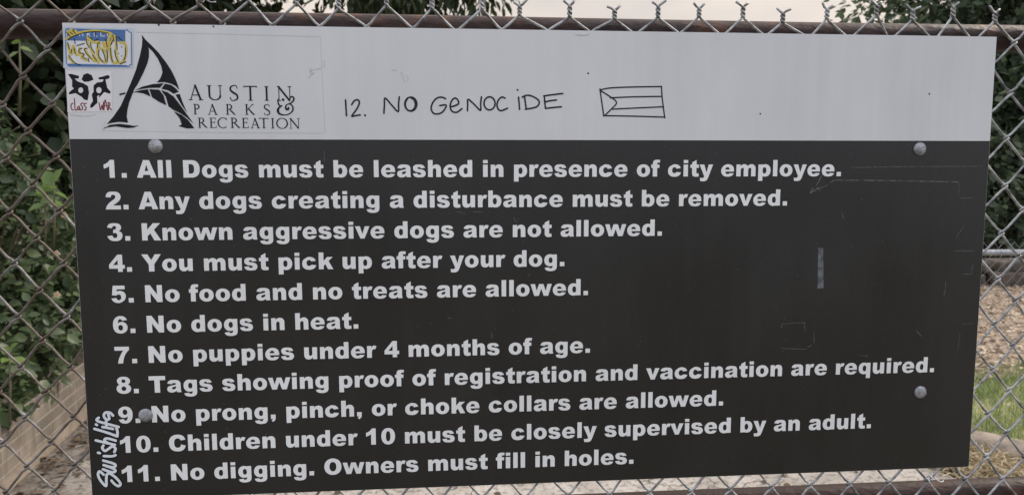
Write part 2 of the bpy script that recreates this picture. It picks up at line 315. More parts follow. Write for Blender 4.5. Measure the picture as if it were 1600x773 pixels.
# ---- thin roman capitals for the logo, built in the box x0..x1, y0..y1
def roman(ch, x0, x1, y0, y1, F=1.0):
    h = y1-y0; w = x1-x0; t = 0.125*h*F; k = 0.055*h*F; sh = 0.045*h; o = []
    X = lambda u: x0+u*w
    Y = lambda v: y0+v*h
    def line(a, b, wd): o.append(ccw(stroke([a, b], wd, 4, False)[-1]))
    def serif(cx, y, l): o.append(rect(cx-l/2, y-(sh if y > y0+h/2 else 0), cx+l/2, y+(0 if y > y0+h/2 else sh)))
    def arc(cx, cy, rx, ry, a0, a1, n=22):
        p = []; ws = []
        for i in range(n+1):
            a = math.radians(a0+(a1-a0)*i/n); p.append((cx+rx*math.cos(a), cy+ry*math.sin(a))); ws.append(k+(t-k)*abs(math.cos(a))**1.3)
        for i in range(n):
            q = np.subtract(p[i+1], p[i]); q = np.array((-q[1], q[0]))/np.linalg.norm(q)
            o.append(ccw([np.add(p[i], q*ws[i]/2), np.subtract(p[i], q*ws[i]/2), np.subtract(p[i+1], q*ws[i+1]/2), np.add(p[i+1], q*ws[i+1]/2)]))
    sl = 0.30*h
    if ch == 'A':
        line((X(.14), Y(0)), (X(.49), Y(1)), k); line((X(.46), Y(1)), (X(.84), Y(0)), t); line((X(.26), Y(.33)), (X(.70), Y(.33)), k)
        serif(X(.14), y0, sl*.85); serif(X(.85), y0, sl)
    elif ch == 'U':
        line((X(.17), Y(1)), (X(.17), Y(.3)), t); line((X(.85), Y(1)), (X(.85), Y(.3)), k*1.2)
        arc(X(.51), Y(.32), .34*w, .32*h-k/2, 180, 360); serif(X(.17), y1, sl); serif(X(.85), y1, sl*.9)
    elif ch == 'S':
        pts = [(X(.88), Y(.80)), (X(.78), Y(.95)), (X(.5), Y(.98)), (X(.16), Y(.86)), (X(.17), Y(.66)), (X(.5), Y(.5)), (X(.84), Y(.36)), (X(.86), Y(.14)), (X(.5), Y(.02)), (X(.2), Y(.05)), (X(.08), Y(.22))]
        o.extend(stroke(pts, [k, k, k, t*.75, t*.9, t*1.05, t*.9, t*.75, k, k, k], 8))
    elif ch == 'T':
        line((X(.5), Y(0)), (X(.5), Y(.98)), t); o.append(rect(X(0), Y(1)-k*1.3, X(1), Y(1))); serif(X(.5), y0, sl)
        o.append(ccw([(X(0), Y(1)), (X(0)-.01*w, Y(.86)), (X(.06), Y(1)-k)])); o.append(ccw([(X(1), Y(1)), (X(1)+.01*w, Y(.86)), (X(.94), Y(1)-k)]))
    elif ch == 'I':
        line((X(.5), Y(0)), (X(.5), Y(1)), t); serif(X(.5), y0, sl); serif(X(.5), y1, sl)
    elif ch == 'N':
        line((X(.14), Y(0)), (X(.14), Y(1)), k); line((X(.10), Y(1)), (X(.86), Y(0)), t); line((X(.86), Y(0)), (X(.86), Y(1)), k)
        serif(X(.14), y0, sl*.9); serif(X(.1), y1, sl*.6); serif(X(.86), y1, sl*.9)
    elif ch in 'PR':
        sx = .24 if ch == 'P' else .2; bw = (.42 if ch == 'P' else .30)
        line((X(sx), Y(0)), (X(sx), Y(1)), t); serif(X(sx), y0, sl); serif(X(sx)-.04*h, y1, sl*.8)
        arc(X(sx)+.12*w, Y(.745), bw*w, .255*h-k/2, -90, 90); line((X(sx), Y(1)-k/2), (X(sx)+.14*w, Y(1)-k/2), k); line((X(sx), Y(.49)+k/2), (X(sx)+.14*w, Y(.49)+k/2), k)
        if ch == 'R':
            line((X(.42), Y(.50)), (X(.88), Y(.02)), t); serif(X(.92), y0, sl*.5)
    elif ch == 'K':
        line((X(.2), Y(0)), (X(.2), Y(1)), t); serif(X(.2), y0, sl); serif(X(.2), y1, sl)
        line((X(.2), Y(.45)), (X(.82), Y(1)), k); line((X(.36), Y(.58)), (X(.88), Y(.02)), t); serif(X(.80), y1, sl*.8); serif(X(.92), y0, sl*.6)
    elif ch == 'E':
        line((X(.26), Y(0)), (X(.26), Y(1)), t); serif(X(.2), y0, sl*.8); serif(X(.2), y1, sl*.8)
        o.append(rect(X(.2), Y(1)-k, X(.92), Y(1))); o.append(rect(X(.2), Y(0), X(1), Y(0)+k)); o.append(rect(X(.2), Y(.52), X(.8), Y(.52)+k))
        o.append(rect(X(.92)-k*.8, Y(.82), X(.92), Y(1))); o.append(rect(X(1)-k*.8, Y(0), X(1), Y(.2))); o.append(rect(X(.8)-k*.7, Y(.44), X(.8), Y(.66)))
    elif ch == 'C':
        arc(X(.54), Y(.5), .47*w, .5*h-k/2, 48, 312); o.append(rect(X(.88), Y(.74), X(.88)+k*.9, Y(.96)))
    elif ch == 'O':
        arc(X(.5), Y(.5), .5*w-t/2, .5*h-k/2, 0, 360, 36)
    return o

T = {"note":[[[339.74,518.57],[340.1,508.89],[340.46,498.89]],[[347.46,512.87],[350.59,517.43],[354.86,518.97],[357.22,515.96],[354.95,509.58],[350.87,503.49],[347.11,498.31],[351.67,498.94],[357.76,499.88]],[[363.83,499.91],[364.12,499.0]],[[387.93,502.17],[388.74,512.21],[389.83,521.33],[398.2,512.27],[406.0,504.39],[406.78,513.84],[407.86,522.97]],[[421.2,522.63],[423.67,522.68],[426.0,521.83],[427.96,520.17],[429.35,517.86],[430.02,515.14],[429.9,512.3],[429.01,509.62],[427.43,507.39],[425.33,505.84],[422.93,505.13],[420.47,505.33],[418.21,506.41],[416.39,508.28],[415.19,510.73],[414.74,513.51],[415.07,516.33],[416.17,518.9],[417.9,520.96],[420.1,522.3],[422.54,522.77]],[[423.02,521.74],[424.67,521.07],[426.1,519.87],[427.22,518.21],[427.94,516.21],[428.22,514.03],[428.03,511.82],[427.38,509.73],[426.32,507.94],[424.94,506.55],[423.32,505.68],[421.59,505.39],[419.88,505.7],[418.3,506.59],[416.98,507.99],[416.01,509.8],[415.46,511.88],[415.36,514.09],[415.74,516.27],[416.55,518.26],[417.74,519.9]],[[467.12,521.25],[461.27,523.04],[455.08,521.17],[450.08,515.03],[448.44,507.99],[451.76,502.19],[459.49,502.23],[465.1,506.55],[467.65,512.99],[459.61,512.33]],[[473.5,510.88],[478.78,512.14],[483.76,514.93],[482.88,519.52],[479.18,521.94],[475.13,518.86],[472.89,511.8],[474.99,505.37],[481.18,503.87],[488.05,508.52]],[[495.18,506.1],[495.55,513.47],[496.22,520.53],[504.57,513.53],[512.0,506.5],[512.36,514.49],[513.35,523.71]],[[522.09,523.49],[524.36,523.77],[526.6,523.22],[528.56,521.87],[530.04,519.88],[530.91,517.44],[531.06,514.79],[530.49,512.22],[529.24,509.98],[527.45,508.3],[525.3,507.35],[523.01,507.23],[520.81,507.95],[518.93,509.44],[517.55,511.54],[516.82,514.04],[516.82,516.68],[517.53,519.21],[518.89,521.35],[520.76,522.9],[522.95,523.7]],[[544.26,522.39],[539.88,523.59],[535.49,519.87],[533.59,513.7],[535.44,507.86],[539.83,506.34],[547.36,509.47]],[[561.82,523.74],[562.45,516.35],[563.07,508.01]],[[560.26,533.27],[560.89,532.66]],[[569.37,525.64],[570.63,517.02],[571.89,508.37]],[[566.54,523.77],[573.77,526.29],[582.91,523.58],[588.92,518.37],[586.72,512.48],[579.46,509.65],[570.63,508.36]],[[595.53,525.83],[596.19,517.8],[597.16,509.44]],[[594.9,525.52],[606.59,527.15],[619.89,528.79]],[[596.5,517.8],[603.46,519.39],[611.69,520.38]],[[597.16,509.44],[608.25,510.75],[618.08,511.73]]],"flag":[[[669.21,535.05],[671.98,517.04],[674.74,500.2]],[[669.23,533.81],[682.97,536.4],[711.87,537.88],[751.94,538.83]],[[751.62,538.83],[752.86,525.39],[754.76,511.91],[757.0,498.07]],[[674.09,500.51],[712.46,500.06],[756.98,499.02]],[[669.23,533.19],[679.88,527.05],[691.55,518.1],[684.91,509.32],[675.7,500.51]],[[683.13,523.65],[712.07,525.1],[752.52,526.01]],[[685.88,509.01],[712.3,510.41],[755.07,512.54]]],"mark":[[[93.33,596.23],[98.06,589.88],[105.59,582.43],[113.09,573.98],[120.53,563.57],[126.43,553.91],[130.76,544.2],[133.57,536.08],[135.03,529.57],[131.09,534.27],[125.63,537.16],[117.73,539.04],[108.15,538.63],[111.14,541.1],[113.9,545.35],[115.93,551.04],[114.86,558.33],[111.18,567.5],[105.58,575.99],[100.15,581.39],[101.08,577.86],[100.67,569.8],[98.35,561.71],[93.01,550.33],[85.98,537.31],[80.83,529.8],[77.73,522.3],[74.3,514.46],[71.39,504.66],[70.15,496.49],[71.34,488.96],[61.06,489.9],[51.46,488.56],[45.83,487.06],[54.28,496.41],[63.72,509.51],[70.86,524.2],[77.1,537.23],[84.3,553.48],[89.98,571.29],[92.94,582.59],[93.83,590.62]],[[81.24,528.5],[90.37,533.12],[103.26,536.48],[116.71,537.73],[111.96,532.0],[99.85,531.9],[88.63,530.18]],[[118.12,537.09],[125.56,535.69],[131.42,531.17],[134.28,527.28],[130.2,525.78],[128.23,524.78],[122.03,528.82],[113.66,530.87]],[[77.61,526.04],[88.56,528.88],[97.37,530.25],[100.1,521.15],[91.54,525.0],[84.45,526.25]],[[98.97,530.26],[110.89,529.71],[115.82,522.9],[118.58,510.65],[110.14,514.69],[101.81,520.35]],[[112.95,529.4],[121.11,526.52],[128.07,521.35],[135.59,510.76],[143.1,499.3],[150.96,487.8],[142.91,495.18],[135.12,500.9],[127.27,504.64],[121.08,509.36],[118.44,520.95]],[[130.26,523.65],[135.44,524.67],[138.35,514.87],[143.49,500.95],[137.19,510.77]],[[127.21,503.33],[136.64,498.94],[144.38,492.23],[151.36,482.35],[142.3,481.99],[131.96,484.92],[136.08,486.92],[134.01,494.32]],[[39.62,480.82],[49.74,486.1],[60.92,487.45],[71.2,486.34],[78.29,484.89],[84.24,485.9],[78.18,482.92],[70.18,482.24],[55.99,484.32],[46.39,482.97]],[[62.96,524.46],[70.33,526.14],[69.91,524.19],[63.15,522.19]]],"logo_letters":[["A",[145.8,163.78,517.24,536.21]],["U",[168.15,187.67,517.19,535.72]],["S",[195.78,206.96,516.65,536.12]],["T",[213.42,229.86,516.98,535.29]],["I",[238.72,244.64,517.12,535.06]],["N",[254.24,272.88,516.86,535.23]],["P",[150.99,160.15,499.58,512.49]],["A",[168.22,180.94,499.17,512.41]],["R",[190.25,202.72,499.48,512.55]],["K",[213.82,226.44,499.4,512.59]],["S",[237.3,245.42,498.91,512.72]],["R",[155.49,167.61,482.96,495.43]],["E",[169.76,178.58,482.9,495.49]],["C",[179.75,192.31,482.55,495.84]],["R",[195.46,207.86,482.8,495.62]],["E",[209.53,218.12,482.84,495.37]],["A",[220.38,232.14,482.58,495.43]],["T",[230.96,242.85,482.62,495.48]],["I",[245.82,249.99,482.56,495.23]],["O",[252.18,266.9,482.1,495.68]],["N",[268.49,281.86,482.34,495.35]]],"amp":[[[261.52,518.65],[261.9,518.25]],[[255.58,518.91],[255.46,515.41],[256.34,512.21],[257.88,510.62],[259.87,511.03]],[[259.66,510.63],[256.21,508.21],[254.9,504.89],[256.18,501.39],[260.09,499.6],[265.56,499.63],[270.61,501.96],[273.63,506.0],[273.17,510.31],[270.66,512.9],[266.98,512.68],[264.81,510.26],[265.3,506.95],[267.48,506.67],[268.34,508.68]],[[266.98,512.68],[271.51,514.51],[274.59,517.53],[275.09,520.74],[273.16,522.53],[271.13,521.31],[270.17,519.01]]],"swish":[[[16.32,34.79],[11.56,39.53],[9.33,34.91],[11.97,27.21],[18.24,19.19],[19.28,27.68],[19.88,33.44],[22.29,36.39],[26.39,34.56],[31.47,29.95],[35.65,24.3],[36.58,20.6],[33.65,18.58],[29.31,21.5],[25.65,26.37]],[[15.9,42.1],[26.57,37.74],[31.27,39.08],[28.8,42.52],[17.06,47.81]],[[17.06,47.81],[27.64,44.38],[31.96,46.35],[29.19,49.48],[16.85,53.88]],[[18.03,59.88],[27.77,59.23],[32.6,60.57]],[[11.05,64.66],[13.24,63.98]],[[18.28,74.06],[16.7,70.8],[19.54,66.78],[24.43,69.32],[29.21,72.47],[33.11,69.62],[31.44,64.84]],[[9.23,81.3],[20.45,77.9],[32.54,74.47]],[[24.57,76.86],[20.03,80.32],[21.59,83.28],[26.3,82.82],[33.97,80.15]],[[8.32,96.78],[22.62,91.66],[36.24,85.79]],[[36.24,85.79],[36.82,91.34],[36.0,96.63]],[[18.59,98.99],[24.35,97.61],[31.49,95.87]],[[10.74,102.54],[11.81,101.91]],[[14.58,111.39],[11.95,109.08],[13.75,106.64],[23.28,103.34],[38.6,98.34]],[[23.5,107.22],[23.39,100.34]],[[26.51,116.1],[27.54,109.79],[24.97,108.67],[21.78,111.17],[21.19,115.37],[24.13,118.27],[29.09,117.52],[32.49,113.82]]],"hello_base":[[[-1.62,555.09],[81.28,555.66],[83.81,603.48],[1.45,604.62]]],"hello_white":[[[2.78,560.25],[78.22,559.3],[80.32,598.67],[77.36,601.08],[5.32,601.42]]],"hello_blue":[[[4.85,588.21],[73.53,587.52],[74.29,601.52],[5.66,601.43]],[[4.61,556.77],[73.95,557.0],[74.07,559.26],[4.49,560.34]]],"hello_line":[[[3.55,600.21],[2.77,578.77],[2.46,560.6],[4.68,557.82]],[[76.73,602.26],[77.96,599.48],[81.08,598.68],[80.48,579.75],[79.71,560.02],[77.2,559.71],[76.4,557.52],[72.94,557.55]],[[3.55,600.21],[5.04,602.32],[27.45,601.95],[54.74,601.52],[76.69,601.42]]],"hello_text":[[[20.11,598.86],[20.01,593.78]],[[23.98,598.7],[23.83,593.83]],[[20.16,596.28],[23.84,596.27]],[[31.92,596.94],[28.84,596.68],[28.98,593.41],[32.26,593.46]],[[28.95,595.15],[31.48,595.19]],[[37.27,597.36],[37.33,593.74],[40.61,593.78]],[[44.93,597.47],[45.07,593.98],[49.66,594.05]],[[56.96,595.89],[56.6,594.84],[55.76,594.06],[54.64,593.77],[53.56,594.03],[52.8,594.79],[52.57,595.83],[52.92,596.89],[53.77,597.66],[54.88,597.96],[55.96,597.69],[56.72,596.94],[56.96,595.89]]],"hello_yellow":[[[6.11,597.61],[11.08,601.16],[8.57,593.48],[15.75,599.84],[13.41,594.94],[18.35,597.79]],[[4.27,589.94],[13.41,594.94],[25.9,598.94],[40.98,600.2],[53.19,598.28],[57.87,596.26],[59.01,592.08],[56.63,586.45],[53.73,583.61],[53.74,589.91],[57.22,596.95]],[[5.59,583.69],[6.86,576.73],[8.61,571.86],[11.93,581.68]],[[12.52,580.29],[14.06,571.93],[16.75,571.26]],[[19.26,578.98],[18.28,574.08],[22.86,570.63],[20.64,567.81],[26.63,565.07]],[[29.61,592.37],[28.59,586.78],[32.8,577.05],[36.38,567.99],[40.17,562.41]],[[30.25,591.69],[34.74,586.86],[42.92,586.27],[39.69,577.84],[41.18,568.04],[48.42,562.5],[50.43,573.76],[43.89,579.29]],[[47.03,586.33],[48.77,580.75],[51.14,586.38],[51.35,577.98]],[[54.46,584.32],[55.24,573.82],[57.36,562.6],[63.56,562.67]],[[61.18,594.21],[62.7,584.43],[61.43,573.89],[63.64,564.08]],[[67.63,586.6],[73.06,585.27],[73.95,576.15],[70.62,565.56],[66.25,561.29]],[[25.36,578.36],[29.01,570.7],[36.14,563.77]],[[5.62,567.63],[11.38,561.4]]],"hello_black":[[[5.93,589.27],[13.33,593.54],[25.83,597.76],[40.94,599.36],[53.83,597.6]],[[4.79,598.29],[9.21,592.79]],[[8.87,598.35],[12.1,595.61]],[[12.39,600.48],[15.54,596.36]],[[5.51,585.78],[6.93,577.78]],[[9.63,577.46],[8.67,572.91]],[[13.46,590.06],[14.28,584.5]],[[16.04,582.08],[25.08,584.99]],[[12.44,578.9],[13.76,572.62]],[[21.99,579.01],[18.86,577.93],[18.28,574.08],[23.96,572.05],[22.07,568.87],[26.35,566.12]],[[28.14,579.09],[25.02,578.35],[25.8,574.17],[32.17,566.18]],[[27.78,590.26],[27.83,585.38],[30.57,579.82]],[[32.31,586.13],[32.97,579.85],[36.37,573.59]],[[29.69,593.77],[34.91,589.66]],[[33.82,571.11],[38.22,564.15]],[[42.92,586.27],[40.4,584.14],[40.5,579.95]],[[38.17,598.77],[38.87,593.2]],[[36.88,588.29],[42.13,590.45]],[[41.71,577.16],[41.13,569.44],[45.69,562.82]],[[45.84,577.56],[48.13,569.52],[48.84,563.91]],[[50.35,590.56],[51.87,581.14]],[[51.31,577.28],[51.56,569.56],[50.48,562.52]],[[58.84,595.22],[59.61,590.69],[55.77,583.29]],[[55.55,579.43],[55.73,570.32],[57.04,562.95]],[[62.9,594.23],[63.16,586.54],[63.38,578.13]],[[60.59,577.39],[61.2,569.68],[63.93,563.02]],[[64.92,593.56],[69.81,588.73]],[[73.14,580.36],[72.99,571.22],[70.6,565.21]],[[64.51,573.58],[64.97,573.23]],[[68.13,570.46],[68.52,570.04]],[[68.74,581.7],[69.11,581.01]],[[65.52,560.72],[72.91,563.33]],[[5.79,570.43],[11.42,562.1],[18.72,558.67]],[[28.46,567.19],[28.9,562.99]]],"square_base":[[[-0.11,501.42],[53.4,502.88],[54.99,551.73],[2.01,551.64]]],"square_red":[[[7.12,512.4],[5.14,511.15],[4.52,507.86],[5.26,504.95],[7.11,504.09]],[[9.09,518.09],[9.21,510.81],[9.11,504.39],[10.65,504.25]],[[14.46,508.8],[12.57,507.91],[11.83,504.99],[13.34,504.27],[14.52,507.56],[14.89,504.28]],[[19.22,512.91],[16.47,511.73],[16.63,509.76],[18.22,507.94],[17.63,505.17],[15.6,504.28]],[[23.16,512.5],[20.28,511.6],[20.71,509.42],[22.42,507.24],[21.69,504.46],[19.83,504.16]],[[38.07,513.18],[39.27,504.41],[41.3,510.13],[42.12,504.72],[43.52,514.23]],[[43.39,504.43],[45.65,516.73],[47.8,504.46]],[[44.24,509.41],[47.39,509.87]],[[49.04,513.83],[48.93,504.46]],[[49.04,513.83],[51.09,512.53],[50.5,509.6],[49.17,508.71],[52.5,504.63]]],"square_black":[[[3.29,547.39],[6.84,548.15],[16.18,545.71],[15.63,542.45],[10.71,542.4],[14.36,538.82],[20.92,536.7],[26.02,533.48],[26.96,525.49],[24.64,516.01],[20.79,516.71],[17.83,520.33],[11.04,524.64],[2.85,523.13],[3.36,525.68],[9.28,530.44],[7.3,532.6],[7.78,540.57]],[[38.98,543.75],[50.49,547.12],[52.89,545.69],[51.66,542.78],[47.35,541.65],[48.9,531.48],[52.87,526.41],[51.32,524.21],[45.06,526.35],[38.26,519.01],[39.18,522.67],[36.26,521.19],[36.15,513.16],[29.79,507.28],[26.93,506.9],[27.88,510.92],[30.96,515.32],[30.02,523.33],[32.31,526.26],[32.78,534.26],[37.23,537.93],[43.64,538.71],[45.22,541.63],[39.56,541.58]]],"square_gap":[[[20.01,529.86],[19.26,531.06],[18.11,531.73],[16.8,531.72],[15.57,531.03],[14.67,529.81],[14.29,528.3],[14.49,526.79],[15.24,525.58],[16.39,524.92],[17.71,524.93],[18.94,525.61],[19.83,526.83],[20.21,528.35]],[[41.77,530.16],[40.96,531.47],[39.73,532.19],[38.31,532.17],[36.99,531.43],[36.03,530.11],[35.62,528.47],[35.84,526.83],[36.65,525.51],[37.89,524.79],[39.3,524.8],[40.62,525.54],[41.59,526.87],[42.0,528.51]]],"square_dot":[[[19.09,541.39],[21.55,547.21],[26.59,549.06],[31.38,546.58],[33.18,541.16],[27.4,538.93],[21.74,538.52]]],"clear_edge":[[[41.32,478.2],[43.54,490.45]],[[39.83,478.99],[171.4,477.24],[311.17,476.59]],[[312.81,477.81],[311.15,547.82],[310.55,597.04]],[[86.11,599.35],[192.1,598.53],[310.55,597.04]]],"scratch":[[[997.08,415.19],[1084.67,414.08],[1176.48,412.06]],[[1176.45,412.51],[1178.5,395.61]],[[995.28,414.76],[983.75,406.93],[971.17,402.61],[962.28,397.4]],[[962.28,397.4],[965.59,405.25],[968.55,400.0],[972.88,405.22],[975.81,400.84]],[[970.94,407.85],[976.79,420.04],[980.12,427.0]],[[1019.16,432.17],[1102.15,433.39],[1209.97,433.72]],[[929.24,216.39],[956.89,218.11],[962.47,217.55]],[[961.55,217.57],[963.0,204.83]],[[976.1,202.73],[976.69,189.04]],[[967.64,182.85],[973.12,185.47]],[[929.2,217.3],[928.52,210.98]],[[930.55,181.87],[965.89,180.15]],[[1166.56,271.35],[1166.24,261.31],[1164.91,252.18]],[[1189.03,350.8],[1180.29,339.18],[1177.91,331.99]],[[1177.06,315.73],[1205.71,315.42]],[[1205.02,297.25],[1204.09,282.68],[1192.58,282.84]],[[1179.85,389.37],[1200.64,390.16]],[[1009.29,369.92],[1011.51,361.96]],[[480.6,375.04],[490.24,373.29]],[[502.04,374.9],[514.68,374.82]],[[555.34,366.93],[557.88,360.11],[562.15,366.03]],[[574.14,287.01],[576.72,291.3]],[[466.95,234.22],[472.04,233.26]],[[524.94,213.91],[525.76,205.13]],[[1046.1,169.1],[1056.56,167.93]],[[1126.83,203.27],[1134.97,194.8]],[[1195.4,211.13],[1210.81,211.75]],[[1192.39,198.22],[1191.01,175.0]],[[311.33,453.41],[311.0,441.16]],[[140.64,369.02],[142.94,367.37]]],"tape":[[[978.49,265.59],[987.27,265.9],[984.33,321.85],[976.94,322.38]]],"holes":[[[179.7,607.7],[180.07,607.32]],[[114.03,608.65],[114.78,608.28]],[[653.17,555.12],[653.6,554.8]],[[1125.96,532.2],[1126.45,531.77]],[[887.98,504.2],[888.26,503.77]]],"smudge":[[[297.51,558.05],[295.77,553.25],[299.03,555.67],[296.48,550.07],[301.32,552.51],[294.77,546.07]],[[299.82,555.68],[305.42,556.54],[310.25,558.18]],[[312.09,566.95],[315.21,564.6],[313.46,559.01]],[[398.61,556.68],[405.08,555.94]],[[410.74,554.38],[413.05,547.16],[415.4,541.53]],[[416.35,549.61],[419.56,547.22],[418.68,543.17]],[[2.89,498.13],[21.79,496.65],[33.35,499.07]]],"bolts":[[[103.12,459.66]],[[1116.54,457.49]],[[1137.87,113.68]],[[73.24,112.78]]],"tear":[[[635.01,605.18],[640.92,603.24],[654.4,604.64],[654.37,607.49],[643.42,606.52]]]}

# ================================================================== SETTING
M = {}
M['ground'] = material('soil_and_turf', (0.115, 0.095, 0.07), (0.10, 0.10, 0.055), 2.5, 0.95, 0.5, 40)
M['soil'] = material('bed_soil', (0.03, 0.022, 0.015), (0.07, 0.05, 0.035), 9, 0.95, 0.8, 50)
M['mulch_base'] = material('mulch_base', (0.19, 0.135, 0.095), (0.36, 0.28, 0.20), 26, 0.95, 0.9, 60)
M['turf_base'] = material('turf_base', (0.13, 0.17, 0.05), (0.30, 0.27, 0.13), 11, 0.95, 0.5, 60)

def concrete(name, c1, c2, crack=True):
    mt = material(name, c1, c2, 5, 0.85, 0.35, 60)
    t = mt.node_tree; b = t.nodes['Principled BSDF']; base = b.inputs['Base Color'].links[0].from_socket
    tcn = N(t, 'ShaderNodeTexCoord'); ns = N(t, 'ShaderNodeTexNoise'); ns.inputs['Scale'].default_value = 5; ns.inputs['Detail'].default_value = 6
    t.links.new(tcn.outputs['Object'], ns.inputs[0])
    ad = N(t, 'ShaderNodeMixRGB', blend_type='ADD'); ad.inputs[0].default_value = 0.35
    t.links.new(tcn.outputs['Object'], ad.inputs[1]); t.links.new(ns.outputs['Color'], ad.inputs[2])
    vo = N(t, 'ShaderNodeTexVoronoi', feature='DISTANCE_TO_EDGE'); vo.inputs['Scale'].default_value = 3.0
    t.links.new(ad.outputs[0], vo.inputs['Vector'])
    st = N(t, 'ShaderNodeMapRange'); st.inputs[1].default_value = 0.004; st.inputs[2].default_value = 0.022
    t.links.new(vo.outputs['Distance'], st.inputs[0])
    n3 = N(t, 'ShaderNodeTexNoise'); n3.inputs['Scale'].default_value = 1.3
    t.links.new(tcn.outputs['Object'], n3.inputs[0])
    gate = N(t, 'ShaderNodeMapRange'); gate.inputs[1].default_value = 0.44; gate.inputs[2].default_value = 0.52
    t.links.new(n3.outputs[0], gate.inputs[0])
    mxx = N(t, 'ShaderNodeMath', operation='MAXIMUM'); t.links.new(st.outputs[0], mxx.inputs[0]); t.links.new(gate.outputs[0], mxx.inputs[1])
    n4 = N(t, 'ShaderNodeTexNoise'); n4.inputs['Scale'].default_value = 34; n4.inputs['Detail'].default_value = 6
    t.links.new(tcn.outputs['Object'], n4.inputs[0])
    sp4 = N(t, 'ShaderNodeMapRange'); sp4.inputs[1].default_value = 0.36; sp4.inputs[2].default_value = 0.50; sp4.inputs[3].default_value = 0.45
    t.links.new(n4.outputs[0], sp4.inputs[0])
    mu = N(t, 'ShaderNodeMath', operation='MULTIPLY'); t.links.new(mxx.outputs[0], mu.inputs[0]); t.links.new(sp4.outputs[0], mu.inputs[1])
    mix = N(t, 'ShaderNodeMixRGB'); mix.inputs[1].default_value = (0.05, 0.042, 0.034, 1)
    t.links.new(mu.outputs[0], mix.inputs[0]); t.links.new(base, mix.inputs[2])
    sxx = N(t, 'ShaderNodeSeparateXYZ'); t.links.new(tcn.outputs['Object'], sxx.inputs[0])  # darker towards the wall: dirt, with the trees' shade painted into the colour
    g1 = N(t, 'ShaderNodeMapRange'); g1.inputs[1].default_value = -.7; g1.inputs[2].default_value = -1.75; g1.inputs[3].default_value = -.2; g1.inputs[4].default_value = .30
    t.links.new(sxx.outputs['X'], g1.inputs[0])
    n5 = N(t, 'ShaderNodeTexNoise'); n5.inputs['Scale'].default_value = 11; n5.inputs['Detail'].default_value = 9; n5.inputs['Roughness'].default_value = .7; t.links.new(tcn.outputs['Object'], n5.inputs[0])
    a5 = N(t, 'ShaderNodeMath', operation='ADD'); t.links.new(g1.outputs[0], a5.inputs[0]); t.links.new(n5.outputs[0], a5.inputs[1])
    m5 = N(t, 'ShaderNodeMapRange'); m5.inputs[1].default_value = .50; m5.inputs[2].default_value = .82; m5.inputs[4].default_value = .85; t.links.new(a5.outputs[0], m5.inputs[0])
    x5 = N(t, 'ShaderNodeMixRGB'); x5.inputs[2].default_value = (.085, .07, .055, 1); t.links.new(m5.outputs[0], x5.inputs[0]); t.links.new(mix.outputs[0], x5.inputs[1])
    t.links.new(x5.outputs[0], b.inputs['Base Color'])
    return mt
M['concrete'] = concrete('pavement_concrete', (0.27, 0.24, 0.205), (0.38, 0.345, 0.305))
M['curb'] = material('curb_concrete', (0.15, 0.12, 0.09), (0.33, 0.27, 0.21), 8, 0.9, 0.7, 40)

tag(mesh_obj('ground', [(-250,-250,-.012),(350,-250,-.012),(350,350,-.012),(-250,350,-.012)], [(0,1,2,3)], M['ground']), kind='structure')
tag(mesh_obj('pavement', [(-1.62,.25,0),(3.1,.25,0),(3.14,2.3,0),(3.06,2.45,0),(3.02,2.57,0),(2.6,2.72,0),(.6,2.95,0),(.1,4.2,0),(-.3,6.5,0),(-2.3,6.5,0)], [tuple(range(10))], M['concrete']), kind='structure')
def grid_sheet(name, x0, x1, y0, y1, n, zf, mat):
    vs = []; fs = []
    for j in range(n+1):
        for i in range(n+1):
            x = x0+(x1-x0)*i/n; y = y0+(y1-y0)*j/n; vs.append((x, y, zf(x, y)))
    for j in range(n):
        for i in range(n):
            a = j*(n+1)+i; fs.append((a, a+1, a+n+2, a+n+1))
    return tag(mesh_obj(name, vs, fs, mat, smooth=True), kind='structure')
grid_sheet('lawn', 0.2, 9.5, 2.72, 4.5, 24, lambda x, y: -.004+.02*math.sin(x*3.1)*math.sin(y*4), M['turf_base'])
grid_sheet('mulch_bed', -0.5, 16, 4.15, 8.6, 30, lambda x, y: .012+.025*math.sin(x*2.3+y)*math.sin(y*2.9)+.02*(y-4.15)/4, M['mulch_base'])

# planting bed behind the brick wall
wa = math.atan2(3.74-2.749, -1.895+1.763)     # direction of the wall's foot
WU = Vector((math.cos(wa), math.sin(wa), 0)); WN = Vector((WU.y, -WU.x, 0))   # WN faces the path
WO = Vector((-1.763, 2.749, 0)) - WU*2.6
bed = []
for d, z in ((-.12, .30), (-.5, .34), (-4.0, .36)):
    for L_ in (0, 9.5): p = WO + WN*d + WU*L_; bed.append((p.x, p.y, z))
tag(mesh_obj('planting_bed', bed, [(0,1,3,2),(2,3,5,4)], M['soil']), kind='structure')

# brick wall
bm_ = material('painted_brick', (0.135, 0.115, 0.094), (0.235, 0.20, 0.165), 4.5, 0.85, 0.25, 45)
t = bm_.node_tree; b = t.nodes['Principled BSDF']; base = b.inputs['Base Color'].links[0].from_socket
tcn = N(t, 'ShaderNodeTexCoord'); sx = N(t, 'ShaderNodeSeparateXYZ'); cx = N(t, 'ShaderNodeCombineXYZ')
t.links.new(tcn.outputs['Object'], sx.inputs[0]); t.links.new(sx.outputs['X'], cx.inputs['X']); t.links.new(sx.outputs['Z'], cx.inputs['Y'])
br = N(t, 'ShaderNodeTexBrick'); br.inputs['Scale'].default_value = 1.0; br.inputs['Brick Width'].default_value = 0.40
br.inputs['Row Height'].default_value = 0.068; br.inputs['Mortar Size'].default_value = 0.0045; br.inputs['Mortar Smooth'].default_value = 0.35
t.links.new(cx.outputs[0], br.inputs['Vector'])
